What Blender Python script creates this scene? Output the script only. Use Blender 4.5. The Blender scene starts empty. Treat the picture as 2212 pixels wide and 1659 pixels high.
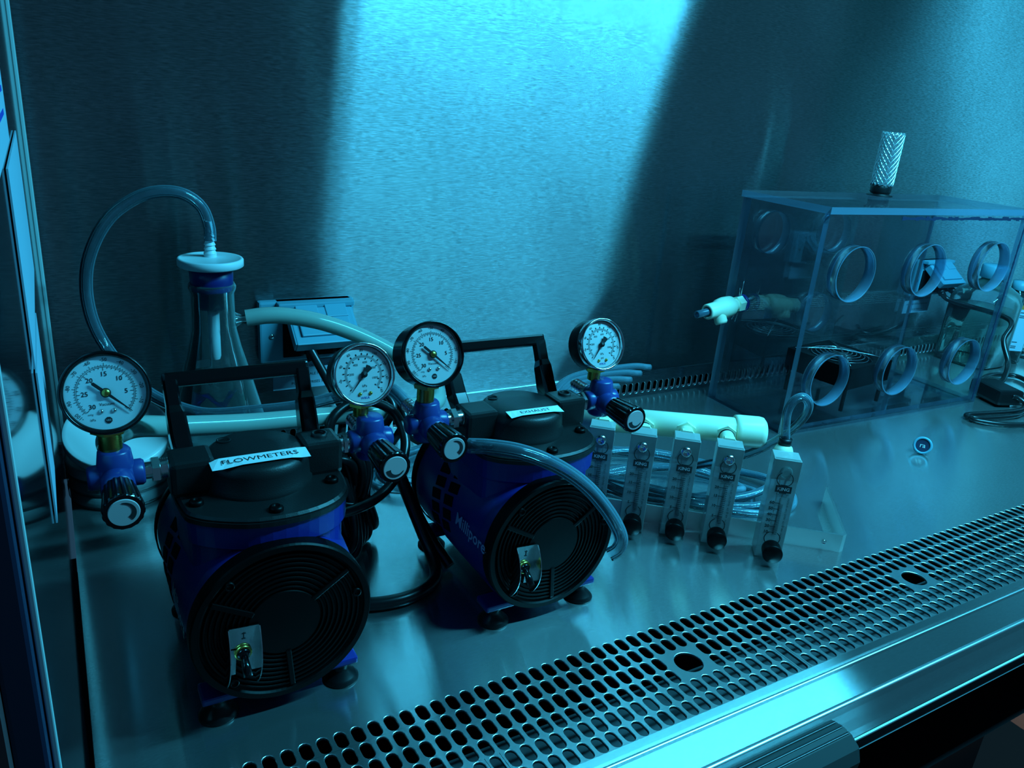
import bpy, bmesh, math, random
from mathutils import Vector, Matrix

# ------------------------------------------------------------------ scale, camera, world, lamps, exposure
S = 0.42                      # everything below is laid out in units of the camera height above the work surface
sc = bpy.context.scene
col = sc.collection
CAMROWS = None


def cam_rows(a, b, g):
    yaw = Matrix(((math.cos(a), -math.sin(a), 0), (math.sin(a), math.cos(a), 0), (0, 0, 1)))
    base = Matrix(((1, 0, 0), (0, 0, -1), (0, 1, 0)))
    pit = Matrix(((1, 0, 0), (0, math.cos(b), -math.sin(b)), (0, math.sin(b), math.cos(b))))
    rol = Matrix(((math.cos(g), -math.sin(g), 0), (math.sin(g), math.cos(g), 0), (0, 0, 1)))
    return rol @ pit @ base @ yaw


R = cam_rows(0.548782062, 0.352604539, 0.0866119123)
cam = bpy.data.cameras.new('camera')
cam.sensor_fit = 'HORIZONTAL'
cam.sensor_width = 36.0
cam.lens = 36.0 * 1682.54 / 2212.0
cam.clip_start = 0.01
cam_ob = bpy.data.objects.new('camera', cam)
col.objects.link(cam_ob)
m3 = Matrix((R[0], -R[1], -R[2])).transposed()
cam_ob.matrix_world = Matrix.Translation((0, 0, S)) @ m3.to_4x4()
sc.camera = cam_ob

w = bpy.data.worlds.new('dark_lab')
sc.world = w
w.use_nodes = True
w.node_tree.nodes['Background'].inputs[0].default_value = (0.014, 0.050, 0.090, 1)
w.node_tree.nodes['Background'].inputs[1].default_value = 1.0

sc.view_settings.view_transform = 'Standard'
sc.view_settings.look = 'None'
sc.view_settings.exposure = 0.0
sc.view_settings.gamma = 1.0
sc.view_settings.use_curve_mapping = False
sc.cycles.transparent_max_bounces = 32
sc.cycles.max_bounces = 8
sc.cycles.use_denoising = True
sc.cycles.sample_clamp_indirect = 4.0
sc.cycles.caustics_reflective = False
sc.cycles.caustics_refractive = False


def area(name, loc, rot, sx, sy, power, color, spread=180):
    L = bpy.data.lights.new(name, 'AREA')
    L.shape = 'RECTANGLE'
    L.size = sx * S
    L.size_y = sy * S
    L.energy = power
    L.color = color
    L.spread = math.radians(spread)
    o = bpy.data.objects.new(name, L)
    o.location = Vector(loc) * S
    o.rotation_euler = rot
    col.objects.link(o)
    return o


# the germicidal tube under the canopy of the cabinet (its light is cyan) and a dim warm room lamp outside
LAMP_X0, LAMP_X1, LAMP_Y, LAMP_Z = 1.415, 3.62, 0.42, 2.3
area('tube_light', ((LAMP_X0 + LAMP_X1) / 2, LAMP_Y, LAMP_Z), (math.radians(14), 0, 0), LAMP_X1 - LAMP_X0, 0.07, 35.0,
     (0.064, 0.64, 1.0))
area('room_light', (4.2, 0.6, -0.45), (0, 0, 0), 0.8, 0.8, 0.35, (1.0, 0.75, 0.6), 120)


# ------------------------------------------------------------------ materials
def new_mat(name):
    m = bpy.data.materials.new(name)
    m.use_nodes = True
    nt = m.node_tree
    b = nt.nodes['Principled BSDF']
    return m, nt, b


def plastic(name, c, rough=0.4, spec=0.5, metal=0.0, noise=0.0, nscale=400, sss=0.0, coat=0.0):
    m, nt, b = new_mat(name)
    b.inputs['Base Color'].default_value = (*c, 1)
    b.inputs['Roughness'].default_value = rough
    b.inputs['Specular IOR Level'].default_value = spec
    b.inputs['Metallic'].default_value = metal
    b.inputs['Coat Weight'].default_value = coat
    if noise:
        tc = nt.nodes.new('ShaderNodeTexCoord')
        n = nt.nodes.new('ShaderNodeTexNoise')
        n.inputs['Scale'].default_value = nscale
        n.inputs['Detail'].default_value = 3
        bp = nt.nodes.new('ShaderNodeBump')
        bp.inputs['Strength'].default_value = noise
        bp.inputs['Distance'].default_value = 0.001
        nt.links.new(tc.outputs['Object'], n.inputs['Vector'])
        nt.links.new(n.outputs['Fac'], bp.inputs['Height'])
        nt.links.new(bp.outputs['Normal'], b.inputs['Normal'])
    return m


def steel(name, tang, base=(0.33, 0.36, 0.37), along=0.012, across=0.45, dif=0.05, stretch=(6, 180, 180), bump=0.06, streak=0.12):
    """brushed stainless steel: smooth along the brushing (tang), rough across it, with a faint diffuse haze"""
    m = bpy.data.materials.new(name)
    m.use_nodes = True
    nt = m.node_tree
    for n in list(nt.nodes):
        nt.nodes.remove(n)
    out = nt.nodes.new('ShaderNodeOutputMaterial')
    gl = nt.nodes.new('ShaderNodeBsdfAnisotropic')
    an = 1 - math.sqrt(along / across)
    gl.inputs['Anisotropy'].default_value = an
    gl.inputs['Roughness'].default_value = (along * across) ** 0.25
    tc = nt.nodes.new('ShaderNodeTexCoord')
    mp = nt.nodes.new('ShaderNodeMapping')
    mp.inputs['Scale'].default_value = stretch
    n = nt.nodes.new('ShaderNodeTexNoise')
    n.inputs['Scale'].default_value = 9.0
    n.inputs['Detail'].default_value = 4
    n.inputs['Roughness'].default_value = 0.65
    nt.links.new(tc.outputs['Object'], mp.inputs['Vector'])
    nt.links.new(mp.outputs['Vector'], n.inputs['Vector'])
    n2 = nt.nodes.new('ShaderNodeTexNoise')
    n2.inputs['Scale'].default_value = 4.0
    n2.inputs['Detail'].default_value = 3
    nt.links.new(tc.outputs['Object'], n2.inputs['Vector'])
    ad = nt.nodes.new('ShaderNodeMath')
    ad.operation = 'MULTIPLY_ADD'
    ad.inputs[1].default_value = 0.35
    nt.links.new(n2.outputs['Fac'], ad.inputs[0])
    nt.links.new(n.outputs['Fac'], ad.inputs[2])
    mr = nt.nodes.new('ShaderNodeMapRange')
    mr.inputs[1].default_value = 0.45
    mr.inputs[2].default_value = 0.90
    nt.links.new(ad.outputs[0], mr.inputs[0])
    bp = nt.nodes.new('ShaderNodeBump')
    bp.inputs['Strength'].default_value = bump
    bp.inputs['Distance'].default_value = 0.0004
    nt.links.new(n.outputs['Fac'], bp.inputs['Height'])
    nt.links.new(bp.outputs['Normal'], gl.inputs['Normal'])
    mix = nt.nodes.new('ShaderNodeMix')
    mix.data_type = 'RGBA'
    mix.inputs[6].default_value = (*[v * (1 - streak) for v in base], 1)
    mix.inputs[7].default_value = (*[min(1, v * (1 + streak)) for v in base], 1)
    nt.links.new(mr.outputs[0], mix.inputs[0])
    nt.links.new(mix.outputs[2], gl.inputs['Color'])
    cv = nt.nodes.new('ShaderNodeCombineXYZ')
    for k in range(3):
        cv.inputs[k].default_value = tang[k]
    nt.links.new(cv.outputs[0], gl.inputs['Tangent'])
    di = nt.nodes.new('ShaderNodeBsdfDiffuse')
    di.inputs['Color'].default_value = (0.5, 0.5, 0.5, 1)
    ms = nt.nodes.new('ShaderNodeMixShader')
    ms.inputs[0].default_value = dif
    nt.links.new(gl.outputs[0], ms.inputs[1])
    nt.links.new(di.outputs[0], ms.inputs[2])
    nt.links.new(ms.outputs[0], out.inputs[0])
    return m


def clear(name, tint=(0.9, 0.97, 1.0), edge=(0.5, 0.8, 0.95), milk=0.05, rim=0.5, power=3.0, gloss=0.04, ior=1.45, refl=1.0):
    """clear plastic or glass seen as thin sheet: lets light straight through, mirrors by fresnel, pale at its rims"""
    m = bpy.data.materials.new(name)
    m.use_nodes = True
    nt = m.node_tree
    for n in list(nt.nodes):
        nt.nodes.remove(n)
    out = nt.nodes.new('ShaderNodeOutputMaterial')
    tr = nt.nodes.new('ShaderNodeBsdfTransparent')
    tr.inputs[0].default_value = (*tint, 1)
    di = nt.nodes.new('ShaderNodeBsdfDiffuse')
    di.inputs[0].default_value = (*edge, 1)
    tl = nt.nodes.new('ShaderNodeBsdfTranslucent')
    tl.inputs[0].default_value = (*edge, 1)
    ms = nt.nodes.new('ShaderNodeMixShader')
    ms.inputs[0].default_value = 0.45
    nt.links.new(di.outputs[0], ms.inputs[1])
    nt.links.new(tl.outputs[0], ms.inputs[2])
    lw = nt.nodes.new('ShaderNodeLayerWeight')
    lw.inputs[0].default_value = 0.5
    pw = nt.nodes.new('ShaderNodeMath')
    pw.operation = 'POWER'
    pw.inputs[1].default_value = power
    nt.links.new(lw.outputs['Facing'], pw.inputs[0])
    ma = nt.nodes.new('ShaderNodeMath')
    ma.operation = 'MULTIPLY_ADD'
    ma.inputs[1].default_value = rim
    ma.inputs[2].default_value = milk
    nt.links.new(pw.outputs[0], ma.inputs[0])
    m1 = nt.nodes.new('ShaderNodeMixShader')
    nt.links.new(ma.outputs[0], m1.inputs[0])
    nt.links.new(tr.outputs[0], m1.inputs[1])
    nt.links.new(ms.outputs[0], m1.inputs[2])
    fr = nt.nodes.new('ShaderNodeFresnel')
    fr.inputs[0].default_value = ior
    fm = nt.nodes.new('ShaderNodeMath')
    fm.operation = 'MULTIPLY'
    fm.inputs[1].default_value = refl
    nt.links.new(fr.outputs[0], fm.inputs[0])
    gl = nt.nodes.new('ShaderNodeBsdfGlossy')
    gl.inputs['Roughness'].default_value = gloss
    m2 = nt.nodes.new('ShaderNodeMixShader')
    nt.links.new(fm.outputs[0], m2.inputs[0])
    nt.links.new(m1.outputs[0], m2.inputs[1])
    nt.links.new(gl.outputs[0], m2.inputs[2])
    nt.links.new(m2.outputs[0], out.inputs[0])
    return m


M = {}
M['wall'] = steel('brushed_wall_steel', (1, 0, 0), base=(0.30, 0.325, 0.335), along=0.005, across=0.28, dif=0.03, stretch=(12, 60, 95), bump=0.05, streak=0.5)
M['floor'] = steel('brushed_floor_steel', (1, 0, 0), base=(0.95, 0.98, 0.94), along=0.006, across=0.07, dif=0.10, stretch=(18, 110, 60), bump=0.04, streak=0.25)  # same steel as the wall, base paled to put brighter reflections into it
M['nose'] = steel('brushed_nose_steel', (1, 0, 0), base=(0.31, 0.33, 0.33), along=0.006, across=0.32, dif=0.08, stretch=(26, 150, 60), bump=0.04, streak=0.15)
M['side'] = steel('brushed_side_steel', (0, 1, 0), along=0.03, across=0.40, dif=0.03, stretch=(60, 20, 170), bump=0.05)
M['steel'] = plastic('plain_steel', (0.6, 0.62, 0.62), 0.28, metal=1.0)
M['satin'] = plastic('satin_steel', (0.55, 0.57, 0.57), 0.42, metal=1.0)
M['tray'] = plastic('dull_tray_steel', (0.16, 0.17, 0.18), 0.5, metal=1.0)
M['slot_wall'] = plastic('shaded_slot_steel', (0.10, 0.105, 0.11), 0.45, metal=1.0)  # darkened steel: shade inside the grille slots put into the colour
M['edge_steel'] = plastic('highlight_edge_steel', (0.8, 0.82, 0.82), 0.3, metal=1.0)  # paled steel: bright lines on rims and ridges put into the colour
M['pad'] = plastic('dark_teal_rubber', (0.05, 0.055, 0.055), 0.30, spec=0.5)
M['dark'] = plastic('dark_cavity', (0.006, 0.007, 0.008), 0.9, spec=0.1)  # near-black: the shade inside openings put into the colour
M['black'] = plastic('black_plastic', (0.012, 0.012, 0.014), 0.34, noise=0.05, nscale=900)
M['gloss_black'] = plastic('gloss_black_plastic', (0.003, 0.003, 0.0035), 0.16, spec=0.4)
M['cast'] = plastic('black_cast_housing', (0.009, 0.0095, 0.010), 0.42, spec=0.38, noise=0.12, nscale=1100)
M['cover'] = plastic('black_cover_plastic', (0.0012, 0.0013, 0.0015), 0.40, spec=0.12)
M['blue'] = plastic('blue_paint', (0.014, 0.026, 0.25), 0.36, noise=0.05, nscale=700)
M['blue_plastic'] = plastic('blue_plastic', (0.025, 0.05, 0.22), 0.32)
M['navy'] = plastic('blue_rubber', (0.01, 0.015, 0.14), 0.4)
M['brass'] = plastic('brass', (0.62, 0.42, 0.10), 0.30, metal=1.0)
M['chrome'] = plastic('nickel', (0.75, 0.76, 0.75), 0.18, metal=1.0)
M['bezel'] = plastic('polished_bezel', (0.75, 0.78, 0.78), 0.12, metal=1.0)
M['dial'] = plastic('dial_white', (0.95, 0.95, 0.95), 0.5)
M['ink'] = plastic('black_ink', (0.012, 0.012, 0.015), 0.6)
M['blue_ink'] = plastic('blue_ink', (0.01, 0.05, 0.5), 0.6)
M['paint_blue'] = plastic('blue_enamel', (0.01, 0.0, 0.85), 0.4)
M['pvc'] = plastic('white_pvc', (1.0, 0.97, 0.72), 0.35)
M['white'] = plastic('white_plastic', (0.85, 0.88, 0.86), 0.4)
M['frost'] = plastic('frosted_plastic', (0.75, 0.82, 0.85), 0.45)
M['paper'] = plastic('label_paper', (0.78, 0.82, 0.82), 0.6)
M['tape'] = plastic('label_tape', (0.85, 0.9, 0.9), 0.4)
M['decal'] = plastic('pale_lettering', (0.8, 0.85, 0.9), 0.5)
M['knob_face'] = plastic('grey_knob_face', (0.62, 0.50, 0.50), 0.5)
M['rubber'] = plastic('black_rubber', (0.005, 0.005, 0.006), 0.4, spec=0.3)
M['cable'] = plastic('cable_black', (0.010, 0.010, 0.011), 0.30)
M['alu'] = plastic('aluminium', (0.62, 0.62, 0.60), 0.36, metal=1.0)
M['outlet'] = plastic('blue_grey_plastic', (0.14, 0.36, 0.46), 0.42)
M['glass_wall'] = plastic('dark_side_glass', (0.004, 0.008, 0.012), 0.05, spec=0.62)
M['frame_dark'] = plastic('dark_frame_paint', (0.012, 0.022, 0.06), 0.5)
M['frame_grey'] = plastic('grey_frame_paint', (0.10, 0.045, 0.05), 0.6)
M['gasket'] = plastic('pale_gasket', (0.7, 0.8, 0.8), 0.3)
M['label_blue'] = plastic('pale_blue_paper', (0.45, 0.62, 0.75), 0.6)
M['orange'] = plastic('orange_print', (0.8, 0.25, 0.05), 0.5)
M['foil'] = plastic('aluminium_foil', (0.85, 0.87, 0.88), 0.15, metal=1.0)
M['beige'] = plastic('beige_board', (0.55, 0.45, 0.38), 0.8)
M['brown'] = plastic('dark_brown_floor', (0.05, 0.03, 0.02), 0.6)
M['mesh_metal'] = plastic('mesh_metal', (0.85, 0.88, 0.9), 0.3, metal=1.0)
M['acrylic'] = clear('clear_acrylic', (0.96, 0.98, 1.0), (0.15, 0.3, 0.45), 0.002, 0.02, 2.0, 0.02, 1.40, 0.55)
M['acrylic_edge'] = clear('acrylic_cut_edge', (0.6, 0.8, 0.95), (0.35, 0.55, 0.75), 0.38, 0.25, 2.0, 0.25, 1.45)
M['meter'] = clear('meter_acrylic', (0.85, 0.9, 0.92), (0.92, 0.93, 0.90), 0.62, 0.2, 2.0, 0.12, 1.45)
M['glass'] = clear('flask_glass', (0.95, 0.98, 0.98), (0.7, 0.95, 0.95), 0.04, 0.9, 2.6, 0.03, 1.5)
M['tube'] = clear('clear_tubing', (0.9, 0.96, 0.98), (0.50, 0.78, 0.95), 0.08, 0.80, 1.8, 0.06, 1.45)
M['tube_milky'] = clear('milky_tubing', (0.7, 0.85, 0.8), (0.85, 0.98, 0.90), 0.60, 0.3, 1.6, 0.15, 1.42)
M['petri'] = clear('petri_plastic', (0.9, 0.96, 0.97), (0.9, 0.98, 0.98), 0.40, 0.6, 1.6, 0.04, 1.5)
M['petri_lid'] = plastic('petri_lid_frosted', (0.95, 0.97, 0.97), 0.25)
M['lens'] = clear('gauge_lens', (0.97, 0.99, 1.0), (0.5, 0.6, 0.7), 0.0, 0.03, 3.0, 0.02, 1.4, 0.4)
M['water'] = clear('pale_liquid', (0.75, 0.9, 0.82), (0.35, 0.6, 0.5), 0.10, 0.2, 2.0, 0.03, 1.33)


# ------------------------------------------------------------------ mesh helpers
class MB:
    """collects shapes (in layout units) and links them as ONE mesh object"""

    def __init__(s):
        s.v, s.f, s.mi, s.sm = [], [], [], []
        s.cur, s.T = 0, Matrix.Identity(4)

    def mat(s, i):
        s.cur = i
        return s

    def at(s, T):
        s.T = T
        return s

    def vert(s, p):
        s.v.append(s.T @ Vector(p))
        return len(s.v) - 1

    def face(s, ids, smooth=False):
        s.f.append(ids)
        s.mi.append(s.cur)
        s.sm.append(smooth)

    def box(s, c, d, rot=None, bev=0.0):
        bm = bmesh.new()
        bmesh.ops.create_cube(bm, size=1.0)
        for v in bm.verts:
            v.co = Vector((v.co.x * d[0], v.co.y * d[1], v.co.z * d[2]))
        if bev > 0:
            bmesh.ops.bevel(bm, geom=bm.edges[:] , offset=min(bev, min(d) * 0.49), segments=2, profile=0.6, affect='EDGES')
        X = Matrix.Translation(c) @ (rot if rot is not None else Matrix.Identity(4))
        b0 = len(s.v)
        bm.verts.index_update()
        for v in bm.verts:
            s.vert(X @ v.co)
        for f in bm.faces:
            s.face([b0 + v.index for v in f.verts], False)
        bm.free()
        return s

    def lathe(s, prof, T=None, seg=48, smooth=True, flip=False, sharp=None):
        """prof = [(radius, height)] turned about local z"""
        X = T if T is not None else Matrix.Identity(4)
        rings = []
        for r, z in prof:
            if r < 1e-6:
                rings.append([s.vert(X @ Vector((0, 0, z)))])
            else:
                rings.append([s.vert(X @ Vector((r * math.cos(2 * math.pi * k / seg), r * math.sin(2 * math.pi * k / seg), z))) for k in range(seg)])
        for a, b in zip(rings, rings[1:]):
            for k in range(seg):
                k2 = (k + 1) % seg
                if len(a) == 1 and len(b) == 1:
                    continue
                if len(a) == 1:
                    s.face([a[0], b[k], b[k2]] , smooth)
                elif len(b) == 1:
                    s.face([a[k], a[k2], b[0]], smooth)
                else:
                    s.face([a[k], a[k2], b[k2], b[k]], smooth)
        return s

    def prism(s, pts, z0, z1, T=None, bev=0.0, smooth=False):
        X = T if T is not None else Matrix.Identity(4)
        n = len(pts)
        c = Vector((sum(p[0] for p in pts) / n, sum(p[1] for p in pts) / n))
        lv = [(z0, 0.0), (z1 - bev, 0.0)] + ([(z1, bev)] if bev else [])
        rings = []
        for z, b in lv:
            ring = []
            for p in pts:
                q = Vector((p[0], p[1]))
                d = (c - q)
                if d.length > 0 and b:
                    q = q + d.normalized() * b
                ring.append(s.vert(X @ Vector((q.x, q.y, z))))
            rings.append(ring)
        for a, b in zip(rings, rings[1:]):
            for k in range(n):
                k2 = (k + 1) % n
                s.face([a[k], a[k2], b[k2], b[k]], smooth)
        s.face(list(reversed(rings[0])))
        s.face(rings[-1])
        return s

    def tube(s, pts, r, seg=14, closed=False, caps=True, rfun=None):
        P = [Vector(p) for p in pts]
        n = len(P)
        tan = []
        for i in range(n):
            a = P[(i - 1) % n] if (closed or i > 0) else P[0]
            b = P[(i + 1) % n] if (closed or i < n - 1) else P[-1]
            tan.append((b - a).normalized())
        up = Vector((0, 0, 1)) if abs(tan[0].z) < 0.9 else Vector((1, 0, 0))
        nrm = (up - tan[0] * up.dot(tan[0])).normalized()
        rings = []
        for i in range(n):
            nrm = (nrm - tan[i] * nrm.dot(tan[i]))
            nrm.normalize()
            bi = tan[i].cross(nrm)
            rr = r if rfun is None else rfun(i / max(1, n - 1)) * r
            rings.append([s.vert(P[i] + (nrm * math.cos(2 * math.pi * k / seg) + bi * math.sin(2 * math.pi * k / seg)) * rr) for k in range(seg)])
        m = n if closed else n - 1
        for i in range(m):
            a, b = rings[i], rings[(i + 1) % n]
            for k in range(seg):
                k2 = (k + 1) % seg
                s.face([a[k], a[k2], b[k2], b[k]], True)
        if caps and not closed:
            s.face(list(reversed(rings[0])))
            s.face(rings[-1])
        return s

    def sweep_rect(s, pts, sizes, side):
        """bar with a rectangular section (wide, thick) along pts; side = the direction of 'thick'"""
        P = [Vector(p) for p in pts]
        n = len(P)
        sd = Vector(side).normalized()
        rings = []
        for i in range(n):
            t = (P[min(i + 1, n - 1)] - P[max(i - 1, 0)]).normalized()
            wv = t.cross(sd).normalized()
            a, b = sizes[i]
            rings.append([s.vert(P[i] + wv * (a / 2 * x) + sd * (b / 2 * y)) for x, y in ((-1, -.7), (-.7, -1), (.7, -1), (1, -.7), (1, .7), (.7, 1), (-.7, 1), (-1, .7))])
        for a, b in zip(rings, rings[1:]):
            for k in range(8):
                k2 = (k + 1) % 8
                s.face([a[k], a[k2], b[k2], b[k]])
        s.face(list(reversed(rings[0])))
        s.face(rings[-1])
        return s

    def text(s, txt, size, T, align='CENTER', fn=None, depth=0.0, bold=0.0):
        cu = bpy.data.curves.new('t', 'FONT')
        cu.body = txt
        cu.size = size
        cu.align_x = align
        cu.align_y = 'CENTER'
        cu.resolution_u = 2
        cu.offset = bold
        cu.extrude = depth
        o = bpy.data.objects.new('t', cu)
        col.objects.link(o)
        dg = bpy.context.evaluated_depsgraph_get()
        me = bpy.data.meshes.new_from_object(o.evaluated_get(dg))
        b0 = len(s.v)
        for v in me.vertices:
            p = Vector(v.co)
            if fn:
                p = fn(p)
            s.vert(T @ p)
        for p in me.polygons:
            s.face([b0 + i for i in p.vertices])
        bpy.data.objects.remove(o)
        bpy.data.curves.remove(cu)
        bpy.data.meshes.remove(me)
        return s

    def build(s, name, mats, parent=None, recalc=True, loc=None, rotz=0.0):
        me = bpy.data.meshes.new(name)
        me.from_pydata([v * S for v in s.v], [], s.f)
        if not isinstance(mats, (list, tuple)):
            mats = [mats]
        for m in mats:
            me.materials.append(M[m] if isinstance(m, str) else m)
        for p, mi, sm in zip(me.polygons, s.mi, s.sm):
            p.material_index = mi
            p.use_smooth = sm
        if recalc:
            bm = bmesh.new()
            bm.from_mesh(me)
            bmesh.ops.recalc_face_normals(bm, faces=bm.faces)
            bm.to_mesh(me)
            bm.free()
        me.update()
        o = bpy.data.objects.new(name, me)
        col.objects.link(o)
        if parent is not None:
            o.parent = parent
        if loc is not None:
            o.location = Vector(loc) * S
        o.rotation_euler = (0, 0, rotz)
        return o


def smooth_pts(pts, n=8, closed=False):
    P = [Vector(p) for p in pts]
    out = []
    m = len(P)
    rng = range(m if closed else m - 1)
    for i in rng:
        if closed:
            p0, p1, p2, p3 = P[(i - 1) % m], P[i], P[(i + 1) % m], P[(i + 2) % m]
        else:
            p1, p2 = P[i], P[i + 1]
            p0 = P[i - 1] if i > 0 else p1 * 2 - p2
            p3 = P[i + 2] if i + 2 < m else p2 * 2 - p1
        for k in range(n):
            t = k / n
            out.append(0.5 * ((2 * p1) + (p2 - p0) * t + (2 * p0 - 5 * p1 + 4 * p2 - p3) * t * t + (3 * p1 - p0 - 3 * p2 + p3) * t ** 3))
    if not closed:
        out.append(P[-1])
    return out


def empty(name, loc, rotz=0.0):
    o = bpy.data.objects.new(name, None)
    o.empty_display_size = 0.02
    o.location = Vector(loc) * S
    o.rotation_euler = (0, 0, rotz)
    col.objects.link(o)
    return o


def tag(o, label=None, cat=None, group=None, kind=None):
    if label:
        o['label'] = label
    if cat:
        o['category'] = cat
    if group:
        o['group'] = group
    if kind:
        o['kind'] = kind
    return o


def structure(o):
    o['kind'] = 'structure'
    return o


def RX(d):
    return Matrix.Rotation(math.radians(d), 4, 'X')


def RY(d):
    return Matrix.Rotation(math.radians(d), 4, 'Y')


def RZ(d):
    return Matrix.Rotation(math.radians(d), 4, 'Z')


def TR(x, y, z):
    return Matrix.Translation((x, y, z))


AX_FRONT = RX(90)      # local +z points to -y (towards the opening)
AX_BACK = RX(-90)      # local +z points to +y
AX_RIGHT = RY(90)      # local +z points to +x
AX_LEFT = RY(-90)

# ------------------------------------------------------------------ the cabinet
X0, X1, YW, YP = -0.037, 4.72, 2.17, 2.06
PITX, PITY = 0.0286, 0.03805
ROWS = [0.9546, 0.9163, 0.8783, 0.8402, 0.8022, 0.7642]


def slot_outline(cx, cy, hw, hl, n=6):
    pts = []
    for k in range(n + 1):
        a = math.pi * k / n
        pts.append((cx + hw * math.cos(a), cy + (hl - hw) + hw * math.sin(a)))
    for k in range(n + 1):
        a = math.pi + math.pi * k / n
        pts.append((cx + hw * math.cos(a), cy - (hl - hw) + hw * math.sin(a)))
    return pts


def hole_cell(mb, rect, outline, fz, chamfer=0.0011, depth=0.005, three=False):
    """flat cell with a hole: rect (x0,x1,y0,y1); fz(x, y, d) gives the point at depth d under the sheet"""
    x0, x1, y0, y1 = rect
    cx = sum(p[0] for p in outline) / len(outline)
    cy = sum(p[1] for p in outline) / len(outline)

    def per(p, grow):
        dx, dy = p[0] - cx, p[1] - cy
        L = math.hypot(dx, dy)
        return (p[0] + dx / L * grow, p[1] + dy / L * grow)

    def on_rect(p):
        dx, dy = p[0] - cx, p[1] - cy
        t = 1e9
        if dx > 1e-9:
            t = min(t, (x1 - cx) / dx)
        if dx < -1e-9:
            t = min(t, (x0 - cx) / dx)
        if dy > 1e-9:
            t = min(t, (y1 - cy) / dy)
        if dy < -1e-9:
            t = min(t, (y0 - cy) / dy)
        return (cx + dx * t, cy + dy * t)
    n = len(outline)
    ro = [on_rect(p) for p in outline]
    corners = [(x1, y1), (x0, y1), (x0, y0), (x1, y0)]
    R0 = [mb.vert(fz(p[0], p[1], 0)) for p in ro]
    R1 = [mb.vert(fz(*per(p, chamfer), 0)) for p in outline]
    R2 = [mb.vert(fz(p[0], p[1], chamfer * 0.9)) for p in outline]
    R3 = [mb.vert(fz(p[0], p[1], depth)) for p in outline]
    mb.mat(0)
    for k in range(n):
        k2 = (k + 1) % n
        a, b = ro[k], ro[k2]
        ids = [R0[k], R0[k2], R1[k2], R1[k]]
        if abs(a[0] - b[0]) > 1e-7 and abs(a[1] - b[1]) > 1e-7:
            best = min(corners, key=lambda c: (c[0] - (a[0] + b[0]) / 2) ** 2 + (c[1] - (a[1] + b[1]) / 2) ** 2)
            ids = [R0[k], mb.vert(fz(best[0], best[1], 0)), R0[k2], R1[k2], R1[k]]
        mb.face(ids)
    mb.mat(1)
    for k in range(n):
        k2 = (k + 1) % n
        mb.face([R1[k], R1[k2], R2[k2], R2[k]], True)
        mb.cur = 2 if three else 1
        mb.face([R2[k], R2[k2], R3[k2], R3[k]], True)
        mb.cur = 1
    mb.mat(0)


def flat(mb, x0, x1, y0, y1, z=0.0):
    a = [mb.vert(p) for p in ((x0, y0, z), (x1, y0, z), (x1, y1, z), (x0, y1, z))]
    mb.face(a)


# floor with its front grille
mb = MB()
gx0 = 0.862 - PITX / 2 - PITX * 29
ncol = 160


def fsheer(x, y, d):
    return (x + (0.9546 - y) * 0.046, y, -d)


y_top, y_bot = ROWS[0] + PITY / 2, ROWS[-1] - PITY / 2
big = {}
cell_x = lambda c: gx0 + PITX * (c + 0.5)
used_cells = set()
for hx, hy in ((0.9797 - (0.9546 - 0.8584) * 0.046, 0.8592), (1.6947 - (0.9546 - 0.8584) * 0.046, 0.8592),
               (2.4097 - 0.0044, 0.8592), (0.2647 - 0.0044, 0.8592)):
    c = int((hx - gx0) / PITX)
    for cc in (c - 1, c, c + 1):
        for r in (2, 3):
            used_cells.add((cc, r))
    cx = cell_x(c)
    out = [(cx + 0.0275 * math.cos(2 * math.pi * k / 32), hy + 0.0275 * math.sin(2 * math.pi * k / 32)) for k in range(32)]
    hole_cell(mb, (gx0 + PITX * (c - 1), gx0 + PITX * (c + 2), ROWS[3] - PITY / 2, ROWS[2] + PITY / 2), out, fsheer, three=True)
for lx in (0.54, 1.1845, 1.8325, 2.48):
    c = int((lx - 0.008 - gx0) / PITX)
    used_cells.add((c, 4))
    used_cells.add((c, 5))
    cx = cell_x(c)
    hole_cell(mb, (gx0 + PITX * c, gx0 + PITX * (c + 1), ROWS[5] - PITY / 2, ROWS[4] + PITY / 2),
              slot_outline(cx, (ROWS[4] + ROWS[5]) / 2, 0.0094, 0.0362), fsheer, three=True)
for c in range(ncol):
    for r in range(6):
        if (c, r) in used_cells:
            continue
        cx = cell_x(c)
        hole_cell(mb, (gx0 + PITX * c, gx0 + PITX * (c + 1), ROWS[r] - PITY / 2, ROWS[r] + PITY / 2),
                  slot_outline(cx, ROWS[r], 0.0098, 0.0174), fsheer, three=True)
gx1 = gx0 + PITX * ncol
# sheet around the perforated zone
sh = lambda x, y: x + (0.9546 - y) * 0.046
a = [mb.vert(p) for p in ((-0.030, y_bot, 0), (sh(gx0, y_bot), y_bot, 0), (sh(gx0, y_top), y_top, 0), (-0.030, y_top, 0))]
mb.face(a)
a = [mb.vert(p) for p in ((sh(gx1, y_bot), y_bot, 0), (X1, y_bot, 0), (X1, y_top, 0), (sh(gx1, y_top), y_top, 0))]
mb.face(a)
flat(mb, -0.030, X1, y_top, YP)
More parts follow.
